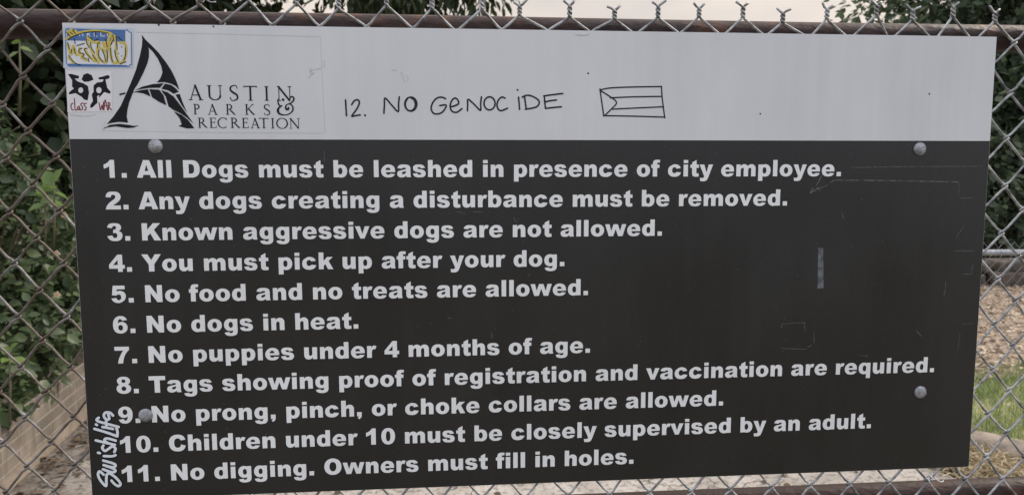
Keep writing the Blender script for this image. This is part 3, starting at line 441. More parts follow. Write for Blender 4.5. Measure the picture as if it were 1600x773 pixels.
br.inputs['Color1'].default_value = (0.75, 0.75, 0.75, 1); br.inputs['Color2'].default_value = (1.0, 1.0, 1.0, 1); br.inputs['Mortar'].default_value = (1, 1, 1, 1)
mul = N(t, 'ShaderNodeMixRGB', blend_type='MULTIPLY'); mul.inputs[0].default_value = 1
t.links.new(base, mul.inputs[1]); t.links.new(br.outputs['Color'], mul.inputs[2])
mo = N(t, 'ShaderNodeMixRGB'); mo.inputs[2].default_value = (0.285, 0.255, 0.215, 1)
t.links.new(br.outputs['Fac'], mo.inputs[0]); t.links.new(mul.outputs[0], mo.inputs[1])
nst = N(t, 'ShaderNodeTexNoise'); nst.inputs['Scale'].default_value = 9; nst.inputs['Detail'].default_value = 7
mps = N(t, 'ShaderNodeMapping'); mps.inputs['Scale'].default_value = (1, 1, .35); t.links.new(tcn.outputs['Object'], mps.inputs[0]); t.links.new(mps.outputs[0], nst.inputs[0])
rs = N(t, 'ShaderNodeMapRange'); rs.inputs[1].default_value = .47; rs.inputs[2].default_value = .66; rs.inputs[4].default_value = .72
t.links.new(nst.outputs[0], rs.inputs[0])
m2 = N(t, 'ShaderNodeMixRGB'); m2.inputs[2].default_value = (0.10, 0.08, 0.06, 1); t.links.new(rs.outputs[0], m2.inputs[0]); t.links.new(mo.outputs[0], m2.inputs[1])
t.links.new(m2.outputs[0], b.inputs['Base Color'])
bw = thing('brick_wall', 'low tan painted brick wall holding back the leafy shrubs beside the concrete path', 'wall', WO, wa)
mb = MB(); mb.box(0, 9.5, 0.0, .2, .055, .345); mb.build('brickwork', bm_, bw)
mb = MB(); mb.box(0, 9.5, -.03, .2, -.05, .055); mb.build('footing', material('footing_concrete', (0.21,0.17,0.13), (0.30,0.25,0.20), 8, .9, .4, 40), bw)
for o in bw.children:      # local y points away from the path (to the left of the wall's direction)
    pass

# rounded curb on the right
curb = MB()
cp = smooth_line([(-.2,3.12),(.8,3.06),(1.8,3.0),(2.6,2.92),(3.28,2.84),(3.52,2.66),(3.62,2.32),(3.62,1.8),(3.64,0.4)], 8)
curb.tube([(x, y, .0) for x, y in cp], .12, 16)
o = curb.build('curb', M['curb'], smooth=True); tag(o, kind='structure')

# low bank wall behind the mulch
lb = MB(); random.seed(3)
x = -1.2
while x < 17:
    w_ = random.uniform(.35, .8); h_ = random.uniform(.34, .47); y_ = 8.25+random.uniform(-.06, .06)
    pts = [(x+.02+random.uniform(0,.04), y_, 0), (x+w_-.02, y_+random.uniform(-.04,.04), 0)]
    lb.box(pts[0][0], pts[1][0], y_, y_+.4, -.02, h_*.52+random.uniform(-.03,.03)); lb.box(pts[0][0]+.08, pts[1][0]+.1, y_+.03, y_+.43, h_*.52+.012, h_)
    x += w_
o = lb.build('stone_wall', material('bank_stone', (0.045, 0.035, 0.026), (0.13, 0.10, 0.075), 5, .9, .6, 25))
bv = o.modifiers.new('soft', 'BEVEL'); bv.width = .035; bv.segments = 2
tag(o, 'low dark brown stacked stone wall at the back edge of the wood chip bed', 'wall')

# ================================================================== PLANTS
LEAF8_V = np.array([(0,0,0),(0,.33,-.03),(0,.68,-.05),(0,1,-.16),(-.30,.30,.05),(-.26,.64,.02),(.30,.30,.05),(.26,.64,.02)])
LEAF8_F = np.array([(0,1,4,4),(1,2,5,4),(2,3,5,5),(0,6,1,1),(1,6,7,2),(2,7,3,3)])
LEAF4_V = np.array([(0,0,0),(-.26,.45,.04),(0,1,-.08),(.26,.45,.04)]); LEAF4_F = np.array([(0,2,1,1),(0,3,2,2)])
def leaf_mesh(name, pos, tip, nrm, size, mat, parent, simple=False, width=1.0):
    """pos: leaf base points, tip: direction of the leaf, nrm: rough normal, size: length"""
    B, Fc = (LEAF4_V, LEAF4_F) if simple else (LEAF8_V, LEAF8_F)
    tip = tip/(np.linalg.norm(tip, axis=1)[:, None]+1e-9)
    sx_ = np.cross(tip, nrm); sx_ /= np.linalg.norm(sx_, axis=1)[:, None]+1e-9; nz_ = np.cross(sx_, tip)
    k = len(B)
    V = pos[:, None, :] + size[:, None, None]*(B[None, :, 0:1]*width*sx_[:, None, :] + B[None, :, 1:2]*tip[:, None, :] + B[None, :, 2:3]*nz_[:, None, :])
    V = V.reshape(-1, 3); n = len(pos)
    me = bpy.data.meshes.new(name); faces = []
    tri = [tuple(dict.fromkeys(f)) for f in Fc.tolist()]
    cnt = np.array([len(f) for f in tri]); flatf = np.concatenate([np.array(f) for f in tri])
    idx = (flatf[None, :] + (np.arange(n)*k)[:, None]).ravel(); tot = np.tile(cnt, n); start = np.concatenate([[0], np.cumsum(tot)[:-1]])
    me.vertices.add(len(V)); me.vertices.foreach_set('co', V.ravel()); me.loops.add(len(idx)); me.loops.foreach_set('vertex_index', idx)
    me.polygons.add(len(tot)); me.polygons.foreach_set('loop_start', start); me.polygons.foreach_set('loop_total', tot)
    me.update(calc_edges=True); me.validate()
    me.materials.append(mat)
    o = bpy.data.objects.new(name, me); COL.objects.link(o)
    if parent: o.parent = parent
    return o
def unit(n):
    v = rng.normal(size=(n, 3)); return v/np.linalg.norm(v, axis=1)[:, None]

M['bark'] = material('bark', (0.035, 0.028, 0.022), (0.10, 0.08, 0.06), 14, .9, .9, 30, stretch=(1, 1, .25))
M['twig'] = material('green_stem', (0.06, 0.06, 0.03), (0.11, 0.09, 0.05), 12, .8)
M['shrub_leaf'] = leaf_material('shrub_leaf', [(.032,.052,.022),(.058,.088,.036),(.085,.122,.052),(.115,.145,.075)], .28, .40)
M['young_leaf'] = leaf_material('young_leaf', [(.09,.15,.035),(.13,.20,.05)], .4, .4)
M['dark_leaf'] = leaf_material('dark_leaf', [(.018,.030,.012),(.030,.048,.018),(.05,.07,.025)], .22, .5)
M['bank_leaf'] = leaf_material('bank_leaf', [(.032,.05,.024),(.058,.082,.038),(.09,.118,.058)], .3, .5)
M['pecan_leaf'] = leaf_material('pecan_leaf', [(.028,.045,.022),(.045,.07,.03),(.07,.09,.04)], .25, .5)
M['oak_leaf'] = leaf_material('oak_leaf', [(.06,.088,.05),(.085,.12,.066),(.12,.155,.09)], .48, .5)

def tree(name, label, base, h, crown_c, crown_r, n_clump, per, size, leafmat, trunk_r=.2, clump_r=.45, droop=.2, group=None, simple=True, width=1.0, seed=1, hollow=.35, spread=1.0):
    """tapered trunk with limbs that run to the clumps, and a crown of separate leaves"""
    g_ = np.random.default_rng(seed); root = thing(name, label, 'tree', base, 0, group)
    cc = np.array(crown_c, float) - np.array(base); cr = np.array(crown_r, float)
    d = g_.normal(size=(n_clump, 3)); d /= np.linalg.norm(d, axis=1)[:, None]
    rad = hollow + (1-hollow)*g_.random(n_clump)**.6
    C_ = cc + d*cr*rad[:, None]
    tr = MB(); top = np.array([cc[0]*.8, cc[1]*.8, cc[2]+cr[2]*.3]); fork = np.array([cc[0]*.15, cc[1]*.15, max(.8, (cc[2]-cr[2])*.9)])
    wob = lambda a, b_, n, s_: [a+(b_-a)*i/n+g_.normal(size=3)*s_*(0 < i < n) for i in range(n+1)]
    tr.tube(wob(np.array([0,0,-.1]), fork, 5, .04), np.linspace(trunk_r*1.25, trunk_r*.8, 6), 10)
    tr.tube(wob(fork, top, 6, .12), np.linspace(trunk_r*.75, .03, 7), 8)
    limbs = MB()
    for i in range(n_clump):
        if i % 2 == 0 or n_clump < 40:
            s_ = fork+(top-fork)*g_.random()*.8
            mid = (s_+C_[i])/2+np.array([0, 0, .15*np.linalg.norm(C_[i]-s_)])
            limbs.tube(smooth_line([s_, mid, C_[i]], 3), np.linspace(max(.02, trunk_r*.28), .008, 7), 5)
    tr.v, tr.f = tr.v, tr.f
    tr.build('trunk', M['bark'], root, True); limbs.build('limbs', M['bark'], root, True)
    n = n_clump*per
    off = g_.normal(size=(n, 3))*clump_r*np.array([1, 1, .7])*(.6+.8*np.repeat(g_.random(n_clump), per))[:, None]
    pos = np.repeat(C_, per, axis=0)+off
    tip = off/clump_r*.8+g_.normal(size=(n, 3))*.7; tip[:, 2] -= droop*2
    nr = g_.normal(size=(n, 3))*.6; nr[:, 2] += 1
    leaf_mesh('crown', pos, tip, nr, size*(.6+.7*g_.random(n)), leafmat, root, simple, width)
    return root

def shrub(name, label, base, blobs, n, size, leafmat, group=None, seed=1, droop=.5, n_stem=14):
    g_ = np.random.default_rng(seed); root = thing(name, label, 'shrub', base, 0, group)
    st = MB(); P = []; Tp = []; Sz = []
    tot = sum(b_[3]*b_[4] for b_ in blobs)
    for (cx_, cy_, cz_, rx_, rz_) in blobs:
        k = int(n*rx_*rz_/tot); per = 7; ns = max(6, k//per)
        d = g_.normal(size=(ns, 3)); d /= np.linalg.norm(d, axis=1)[:, None]
        r_ = .55+.45*g_.random(ns)**.5
        tipp = np.array([cx_, cy_, cz_])+d*np.array([rx_, rx_, rz_])*r_[:, None]
        base0 = np.array([cx_, cy_, cz_-rz_*.6])+d*np.array([rx_, rx_, rz_])*.25
        for i in range(ns):
            a, b2 = base0[i], tipp[i]
            if i % 4 == 0: st.tube(smooth_line([a, (a+b2)/2+np.array([0, 0, .06]), b2], 2), [.006, .005, .004, .003, .002][:5], 5)
            for q in range(per):
                tt = .55+.47*q/per
                p = a+(b2-a)*tt+g_.normal(size=3)*.025
                side = g_.normal(size=3); side -= (b2-a)*(side@(b2-a))/((b2-a)@(b2-a)+1e-9)
                P.append(p); v = (b2-a)/(np.linalg.norm(b2-a)+1e-9)*.5+side*.8; v[2] -= droop*g_.random(); Tp.append(v); Sz.append(size*(.5+.7*g_.random()))
    for i in range(n_stem):
        b_ = blobs[i % len(blobs)]; e = np.array(b_[:3])+g_.normal(size=3)*np.array([b_[3], b_[3], b_[4]])*.3
        s_ = np.array([b_[0]*.3+g_.normal()*.1, b_[1]*.3+g_.normal()*.1, 0]); st.tube(smooth_line([s_, (s_+e)/2+g_.normal(size=3)*.05, e], 4), np.linspace(.014, .005, 9), 6)
    st.build('stems', M['twig'], root, True)
    P = np.array(P); Tp = np.array(Tp); nr = g_.normal(size=P.shape)*.5; nr[:, 2] += .8; nr[:, 1] -= .5
    leaf_mesh('foliage', P, Tp, nr, np.array(Sz), leafmat, root, False, 1.0)
    return root

# shrubs on the bed, leaning over the wall (left of the sign)
shr = 'leafy shrubs along the brick wall'
s1 = shrub('leafy_shrub', 'green leafy shrub spilling over the brick wall at the near end', (-2.3, 2.5, .3),
      [(.15,.15,.35,.55,.42),(-.1,.2,.75,.6,.5),(.25,-.35,.3,.5,.4),(-.35,.3,1.1,.45,.35),(.34,.35,.2,.3,.26)], 4300, .078, M['shrub_leaf'], shr, 5)
s2 = shrub('leafy_shrub', 'taller green shrub with small pale flower heads halfway along the brick wall', (-2.45, 3.6, .3),
      [(.2,0,.4,.6,.45),(.1,.1,.95,.65,.5),(-.1,.2,1.4,.5,.4),(.35,.5,.45,.5,.4),(.40,-.25,.25,.35,.3)], 4700, .078, M['shrub_leaf'], shr, 6)
s3 = shrub('leafy_shrub', 'dark green shrub at the far end of the brick wall', (-2.5, 4.9, .3),
      [(.25,0,.45,.65,.5),(0,.2,1.0,.7,.55),(.3,.6,.5,.6,.45)], 1900, .10, M['shrub_leaf'], shr, 8)

# pale new shoots that stand out of the foliage
def shoot(root, tops, size, seed):
    g_ = np.random.default_rng(seed)
    for p in tops:
        P = []; Tp = []; Sz = []; st = MB()
        p = np.array(p) - np.array(root.location); q = p-np.array([.02, 0, .30]); st.tube([q, (p+q)/2+np.array([.01,-.01,0]), p], [.006,.005,.003], 6)
        for i in range(5):
            a = i*2.4; P.append(p+(q-p)*(i*.05)); Tp.append((math.cos(a)*.55, math.sin(a)*.5-.15, .75-.25*i+g_.normal()*.1)); Sz.append(size*(.6+.5*g_.random()))
        P = np.array(P); nr = np.tile(np.array([0, -.5, .8]), (len(P), 1))+g_.normal(size=P.shape)*.25
        leaf_mesh('young_leaves', P, np.array(Tp), nr, np.array(Sz), M['young_leaf'], root, False, 1.1)
        st.build('shoot_stem', M['twig'], root, True)
shoot(s2, [(-1.357, 2.6, 1.532), (-1.452, 2.7, 1.485)], .11, 3)
shoot(s1, [(-1.138, 2.0, 2.092), (-1.316, 2.1, 0.858)], .065, 4)

# tiny flower heads
fm = material('pale_petals', (0.50, 0.38, 0.22), (0.60, 0.42, 0.30), 60, .6)
def flowers(root, pts):
    for p in pts:
        f = MB(); c = np.array(p)-np.array(root.location)
        for i in range(14):
            a = i*2.4; r_ = .004*math.sqrt(i+.5)
            k = c+np.array([r_*math.cos(a), -.006, r_*math.sin(a)])
            f.lathe([(.003, -.003), (.0045, 0), (.003, .002)], tuple(k), '-y', 6)
        f.build('flower_head', fm, root)
flowers(s2, [(-1.441, 2.75, 1.184), (-1.418, 2.8, 1.369), (-1.425, 2.7, 0.99)])

# trees
tree('shade_tree', 'dense dark leafy tree filling the gap behind the shrubs left of the sign', (-4.6, 6.6, 0), 7, (-4.1, 6.2, 3.0), (2.7, 2.2, 2.5), 150, 120, .16, M['dark_leaf'], .22, .42, .3, seed=21, simple=False)
tree('shade_tree', 'dark tree with low hanging branches above the left part of the fence rail', (-1.9, 7.4, 0), 7, (-2.55, 6.2, 4.1), (1.75, 1.4, 1.4), 110, 120, .13, M['dark_leaf'], .2, .34, .7, seed=22, simple=False, width=.7)
tree('shade_tree', 'dark round tree farther back behind the left shrubs', (-7.5, 11.5, 0), 8, (-7.2, 11, 3.6), (3.8, 3, 3.6), 120, 110, .24, M['dark_leaf'], .25, .6, .2, seed=23)
tree('pecan_tree', 'pecan tree with thin drooping leaf sprays against the pale sky above the rail', (-.4, 8.0, 0), 7, (-.05, 6.4, 4.05), (1.25, .9, 1.15), 95, 60, .135, M['pecan_leaf'], .16, .2, 1.3, seed=31, simple=False, width=.55, hollow=.55)
oak = 'oak trees beyond the wood chip bed'
tree('oak_tree', 'green oak tree with a loose crown, first one right of the open sky', (12.2, 13.5, 0), 8, (12.1, 12.8, 4.5), (3.3, 2.6, 3.6), 240, 130, .19, M['oak_leaf'], .26, .42, .15, oak, seed=41)
tree('oak_tree', 'wide oak tree standing behind the right end of the far low fence', (16.5, 16, 0), 9, (15.8, 15.5, 4.6), (4.2, 3, 3.8), 170, 120, .22, M['oak_leaf'], .3, .55, .15, oak, seed=42)
tree('oak_tree', 'oak tree hidden mostly behind the right half of the sign', (6.6, 20, 0), 6, (6.2, 19.5, 2.6), (2.8, 2.4, 1.9), 80, 100, .22, M['oak_leaf'], .24, .5, .15, oak, seed=43)
under = 'dark shrubs on the bank behind the stone wall'
for i, (x_, y_, lab) in enumerate([(7.2, 9.6, 'dark shrub on the bank behind the stone wall, nearest the sign'), (9.0, 9.9, 'dark shrub on the bank under the loose oak'), (10.9, 10.2, 'dark shrub on the bank, widest of the row'), (12.9, 10.2, 'dark shrub at the far right of the bank'), (4.6, 9.7, 'dark shrub on the bank behind the middle of the sign')]):
    shrub('bank_shrub', lab, (x_, y_, .2), [(0,0,.5,.9,.6),(.3,.2,1.1,.8,.6),(-.4,.1,.9,.7,.55),(.1,.4,1.7,.7,.5)], 1500, .17, M['bank_leaf'], under, 60+i, n_stem=8)
tree('oak_tree', 'low branching oak right behind the dark bank shrubs', (9.6, 12.6, 0), 5, (9.4, 12.2, 2.0), (2.6, 1.2, 1.9), 110, 110, .2, M['oak_leaf'], .16, .45, .15, oak, seed=44)
tree('oak_tree', 'low branching oak behind the far right bank shrub', (13.6, 12.8, 0), 5, (13.4, 12.4, 2.0), (2.6, 1.2, 1.9), 110, 110, .2, M['oak_leaf'], .16, .45, .15, oak, seed=45)
tree('field_tree', 'low round field tree far off behind the left half of the sign', (-1.5, 24, 0), 6, (-1.5, 24, 2.6), (3.2, 2.5, 2.0), 70, 90, .3, M['oak_leaf'], .25, .6, .1, seed=51)
tree('field_tree', 'low wide field tree far off behind the right half of the sign', (3.0, 27, 0), 6, (3.0, 27, 2.7), (3.6, 2.5, 2.0), 70, 90, .3, M['oak_leaf'], .25, .6, .1, seed=52)

# grass, wood chips, straw, fallen leaves
def blades(name, pts, hmin, hmax, mat, lean=.5, w=.006):
    n = len(pts); a = rng.random(n)*2*np.pi; h = hmin+(hmax-hmin)*rng.random(n)
    d = np.stack([np.cos(a), np.sin(a), np.zeros(n)], 1); s_ = np.stack([-np.sin(a), np.cos(a), np.zeros(n)], 1)*w/2
    l = (lean*rng.random(n)*h)[:, None]
    mid = pts+d*l*.35+np.array([0,0,1])*h[:, None]*.6; tp = pts+d*l+np.array([0,0,1])*h[:, None]
    V = np.stack([pts-s_, pts+s_, mid+s_*.7, mid-s_*.7, tp], 1).reshape(-1, 3)
    F = np.arange(n)[:, None]*5
    fs = np.concatenate([F+np.array([0,1,2,3]), ], 0).tolist()+(F+np.array([3,2,4])).tolist()
    return mesh_obj(name, V, fs, mat)
M['grass'] = leaf_material('grass_blade', [(.10,.18,.035),(.16,.25,.055),(.24,.29,.09),(.40,.36,.18)], .3, .6)
n = 36000
gp = np.stack([.4+8.1*rng.random(n), 2.86+1.62*rng.random(n)**.9, np.zeros(n)], 1)
keep = (np.sin(gp[:, 0]*5+gp[:, 1]*3)+np.sin(gp[:, 1]*9-gp[:, 0]*2)+rng.normal(size=n)*.9) > -.9
tag(blades('grass', gp[keep], .03, .10, M['grass'], 1.2), kind='stuff')
M['chip'] = leaf_material('wood_chip', [(.15,.105,.07),(.30,.225,.155),(.42,.335,.245),(.50,.42,.32)], .0, .9)
n = 30000
cp_ = np.stack([-.3+12.9*rng.random(n)**1.0, 4.1+4.2*rng.random(n), np.zeros(n)], 1); cp_[:, 2] = .02+.025*np.sin(cp_[:,0]*2.3+cp_[:,1])*np.sin(cp_[:,1]*2.9)+.02*(cp_[:,1]-4.15)/4+rng.random(n)*.025
a = rng.random(n)*2*np.pi; tp = np.stack([np.cos(a), np.sin(a), rng.normal(size=n)*.3], 1); nr = rng.normal(size=(n, 3))*.35; nr[:, 2] += 1
tag(leaf_mesh('wood_chips', cp_, tp, nr, .034+.045*rng.random(n), M['chip'], None, True, .9), kind='stuff')
M['straw'] = leaf_material('straw', [(.30,.22,.12),(.46,.37,.22),(.58,.49,.32)], .1, .7)
sm_ = MB()
for i in range(2200):
    c = np.array([rng.normal(3.30, .12), rng.normal(2.62, .13), .015+abs(rng.normal())*.022]); a = rng.random()*6.28; L_ = .05+.13*rng.random()
    d = np.array([math.cos(a)*L_, math.sin(a)*L_, rng.normal()*.03]); k = np.array([rng.normal()*.012, rng.normal()*.012, .02*rng.random()])
    sm_.tube([c-d/2, c+k, c+d/2], [.0018, .0022, .001], 3, False)
tag(sm_.build('straw', M['straw']), kind='stuff')
M['litter'] = leaf_material('dead_leaf', [(.03,.022,.015),(.075,.05,.03),(.13,.085,.05)], .05, .8)
n = 750
al = rng.random(n)*5.5; ds = .05+np.abs(rng.normal(size=n))*.13
lp = np.array([WO+WU*(1.2+float(q))+WN*float(e) for q, e in zip(al, ds)]); lp[:, 2] = .008+.012*rng.random(n)
xtra = np.stack([-1.6+4.6*rng.random(160), 1.6+1.6*rng.random(160), np.full(160, .008)], 1); lp = np.concatenate([lp, xtra]); n = len(lp)
a = rng.random(n)*6.28; tp = np.stack([np.cos(a), np.sin(a), rng.normal(size=n)*.12], 1); nr = rng.normal(size=(n, 3))*.3; nr[:, 2] += 1
tag(leaf_mesh('fallen_leaves', lp, tp, nr, .018+.04*rng.random(n)**2, M['litter'], None, False, 1.0), kind='stuff')

# ================================================================== FAR LOW FENCE
M['galv'] = material('galvanised_steel', (0.30, 0.31, 0.32), (0.45, 0.46, 0.47), 30, .45, .0, metal=.55, rrough=(.35, .6))
M['galv_far'] = material('bright_galvanised', (0.42, 0.43, 0.44), (0.55, 0.56, 0.57), 30, .45, metal=.3)
M['far_wire'] = material('dull_wire', (0.16, 0.16, 0.165), (0.28, 0.285, 0.29), 30, .5, metal=.4)
ff = thing('low_wire_fence', 'low galvanised chain link fence with a pale top rail standing in the grass', 'fence', (2.2, 3.03, 0), math.atan2(-.0859, .9963))
mb = MB(); mb.tube([(0, .03, 1.112), (7.2, .03, 1.112)], .0175, 12); mb.build('top_rail', M['galv'], ff, True)
for x_ in (0, 3.0, 6.0):
    mb = MB(); mb.tube([(x_, .03, -.1), (x_, .03, 1.11)], .026, 12); mb.build('post', M['galv_far'], ff, True)
mb = MB(); p_, v_ = .0592, .0666
for k in range(int(7.2/(p_/2))):
    pts = []; z = 1.175
    j = k % 2
    while z > .03:
        pts.append(((k+(j % 2))*p_/2+rng.normal()*.0012, .002 if j % 2 else -.002, z)); z -= v_/2; j += 1
    mb.tube(pts, .0014, 4)
mb.build('chain_link', M['far_wire'], ff)

# ================================================================== NEAR CHAIN LINK FENCE
FY = 0.006
fence = thing('chain_link_fence', 'weathered grey chain link fence with brown rails that carries the rules sign', 'fence', (0.6, 0.03, 0))
def wire_mat():
    mt = material('weathered_wire', (0.13, 0.13, 0.135), (0.44, 0.445, 0.45), 70, .5, .25, 260, metal=.45, rrough=(.4, .7))
    t = mt.node_tree; b = t.nodes['Principled BSDF']; base = b.inputs['Base Color'].links[0].from_socket
    tcn = N(t, 'ShaderNodeTexCoord'); sx = N(t, 'ShaderNodeSeparateXYZ'); t.links.new(tcn.outputs['Object'], sx.inputs[0])
    ns = N(t, 'ShaderNodeTexNoise'); ns.inputs['Scale'].default_value = 22; ns.inputs['Detail'].default_value = 6; t.links.new(tcn.outputs['Object'], ns.inputs[0])
    g1 = N(t, 'ShaderNodeMapRange'); g1.inputs[1].default_value = -.1; g1.inputs[2].default_value = -.65; g1.inputs[3].default_value = -.22; g1.inputs[4].default_value = .22
    t.links.new(sx.outputs['X'], g1.inputs[0]); ad = N(t, 'ShaderNodeMath', operation='ADD'); t.links.new(g1.outputs[0], ad.inputs[0]); t.links.new(ns.outputs[0], ad.inputs[1])
    g2 = N(t, 'ShaderNodeMapRange'); g2.inputs[1].default_value = .48; g2.inputs[2].default_value = .72; g2.inputs[4].default_value = .85; t.links.new(ad.outputs[0], g2.inputs[0])
    mxr = N(t, 'ShaderNodeMixRGB'); mxr.inputs[2].default_value = (.10, .068, .045, 1); t.links.new(g2.outputs[0], mxr.inputs[0]); t.links.new(base, mxr.inputs[1]); t.links.new(mxr.outputs[0], b.inputs['Base Color'])
    return mt
M['wire'] = wire_mat()
rm = material('brown_rail_paint', (0.023, 0.0125, 0.0105), (0.044, 0.025, 0.0215), 9, .5, .25, 150, stretch=(.5, 1, 1), rrough=(.45, .68), spec=.24)
t = rm.node_tree; b = t.nodes['Principled BSDF']; base = b.inputs['Base Color'].links[0].from_socket
tcn = N(t, 'ShaderNodeTexCoord'); ns = N(t, 'ShaderNodeTexNoise'); ns.inputs['Scale'].default_value = 16; ns.inputs['Detail'].default_value = 8
t.links.new(tcn.outputs['Object'], ns.inputs[0]); mr2 = N(t, 'ShaderNodeMapRange'); mr2.inputs[1].default_value = .58; mr2.inputs[2].default_value = .70; mr2.inputs[4].default_value = .5
t.links.new(ns.outputs[0], mr2.inputs[0]); mr_ = N(t, 'ShaderNodeMixRGB'); mr_.inputs[2].default_value = (.19, .075, .03, 1)
t.links.new(mr2.outputs[0], mr_.inputs[0]); t.links.new(base, mr_.inputs[1]); t.links.new(mr_.outputs[0], b.inputs['Base Color'])
FL = Vector((0.6, 0.03, 0))
def fpt(p): return (p[0]-FL.x, p[1]-FL.y, p[2]-FL.z)
mb = MB(); mb.tube([fpt((x_, .03, 1.7628+.0006*math.sin(x_*5))) for x_ in np.linspace(-.95, 2.45, 40)], .0187, 20); mb.build('top_rail', rm, fence, True)
mb = MB(); mb.tube([fpt((x_, .03, 1.098)) for x_ in np.linspace(-.95, 2.45, 40)], .0187, 20); mb.build('middle_rail', rm, fence, True)
for x_ in (-.95, 2.45):
    mb = MB(); mb.tube([fpt((x_, .03, -.2)), fpt((x_, .03, 1.80))], .03, 18); mb.lathe([(.033, 0), (.033, .02), (.02, .035)], fpt((x_, .03, 1.80)), n=18); mb.build('post', rm, fence, True)
APX = [-.0214,.0409,.1015,.1623,.2225,.2814,.3333,.3933,.4509,.515,.5639,.6294,.6888,.7471,.8025,.8624,.9176,.979,1.0485,1.1003,1.158,1.2193]
APZ = [1.7878,1.7874,1.7815,1.7825,1.7882,1.7861,1.7807,1.7857,1.7827,1.783,1.7765,1.7751,1.7736,1.7762,1.7779,1.778,1.7724,1.7776,1.7843,1.7784,1.7835,1.7785]
TBX = [-.053,.009,.0684,.1304,.189,.2498,.3092,.367,.4262,.4826,.5414,.5991]
_jit = {}
def colx(c, z):
    x0 = -.0505+.02954*c; top = 0.0
    i = (c-1)//2
    if c % 2 and 0 <= i < len(APX): top = APX[i]-x0
    if c % 2 == 0 and 0 <= c//2 < len(TBX): top = TBX[c//2]-x0
    key = (c, round(z, 3))
    if key not in _jit: _jit[key] = (rng.normal()*.0009, rng.normal()*.0011)
    return x0+top*max(0, min(1, (z-1.60)/.17)), _jit[key]
def node(c, j):
    """j-th crossing down column c: (x, z); j = 0 of an odd column is the twisted top"""
    if c % 2:
        if j == 0:
            i = (c-1)//2; z = APZ[i] if 0 <= i < len(APZ) else 1.781
            return colx(c, z)[0], z
        z = 1.7279-.0666*(j-1)
    else: z = 1.7613-.0666*j
    s_ = (-.0505+.02954*c)/1.25
    if 0 <= s_: z -= .008*min(1, s_)*max(0, 1-j/9)
    x, (jx, jz) = colx(c, z)
    return x+jx, z+jz
R_, HH, EE = .00172, .0022, .0027
mb = MB(); ends = {}
for k in range(-32, 85):
    pts = []
    odd_right = (k+1) % 2 == 1
    seq = []; j = 0
    while True:                       # apex column node j, then the other column node j
        ca = k+1 if odd_right else k; cb = k if odd_right else k+1
        seq.append((ca, j)); seq.append((cb, j)); j += 1
        if j > 25: break
    P2 = [(c, *node(c, j)) for c, j in seq]
    # top end: twist with the neighbour
    c0, ax, az = P2[0]; ph = 0.0 if odd_right else math.pi
    sgn = 1 if odd_right else -1
    H = .0155+.002*math.sin(c0*1.7); turns = 1.5
    tips = [(ax+sgn*(.0085+.0015*math.sin(c0*2.1+sgn)), FY+.003*math.cos(c0+sgn), az+H+.0068+.002*math.sin(c0*3.3+sgn*2)), (ax+sgn*.0042, FY, az+H+.0028)] 
    hel = [(ax-sgn*.0019*math.cos(a_*2*math.pi*turns), FY+sgn*.0019*math.sin(a_*2*math.pi*turns), az+.001+H*a_) for a_ in np.linspace(1, 0, 13)]
    pts += tips+hel
    for i in range(1, len(P2)):
        c, x_, z_ = P2[i]; right = c == k+1
        e_ = EE if right else -EE
        d1 = (1 if right else -1)
        yi, yo = (HH, -HH) if right else (-HH, HH)
        if i > 1:                     # the strand between two crossings bows a little
            pc, px_, pz_ = P2[i-1]; sx_ = -1 if pc == k+1 else 1
            for f_, bz in ((.33, .0007), (.67, -.0007)): pts.append((px_+(x_-px_)*f_, FY+yi*1.05, pz_+(z_-pz_)*f_+bz*(1.1+math.sin(k*1.3+i))*max(.12, min(1, (16-k)/22)*.9)))
        pts += [(x_-d1*.0055, FY+yi, z_+.0058), (x_-d1*.0010, FY+yi*.95, z_+.0026), (x_+e_, FY+yi*.45, z_+.0009), (x_+e_, FY+yo*.45, z_-.0009), (x_-d1*.0010, FY+yo*.95, z_-.0026), (x_-d1*.0055, FY+yo, z_-.0058)]
    mb.tube([fpt(p) for p in pts], R_, 6)
mb.build('chain_link', M['wire'], fence, True)
M['tie'] = material('tie_wire', (0.45, 0.45, 0.44), (0.62, 0.62, 0.6), 40, .5, metal=.4)
def tie(x_, zc, flip_=1):
    mb = MB(); pts = []
    for a_ in np.linspace(0, 4.2*math.pi, 34): pts.append((x_+flip_*(-.004+.0007*a_), FY+.0042*math.cos(a_)-.001, zc+.0045*math.sin(a_)+.0006*a_))
    pts += [(x_+flip_*.010, FY-.004, zc+.004), (x_+flip_*.016, FY-.006, zc+.001), (x_+flip_*.021, FY-.004, zc+.002)]
    pts = [(x_-flip_*.006, FY+.012, zc+.009), (x_-flip_*.005, FY+.004, zc+.006)]+pts
    mb.tube([fpt(p) for p in smooth_line(pts, 2)], .0010, 6); mb.build('wire_tie', M['wire'] if x_ < .5 else M['tie'], fence, True)
tie(.1625, 1.786); tie(.1022, 1.785, -1); tie(1.1625, 1.1275, 1)

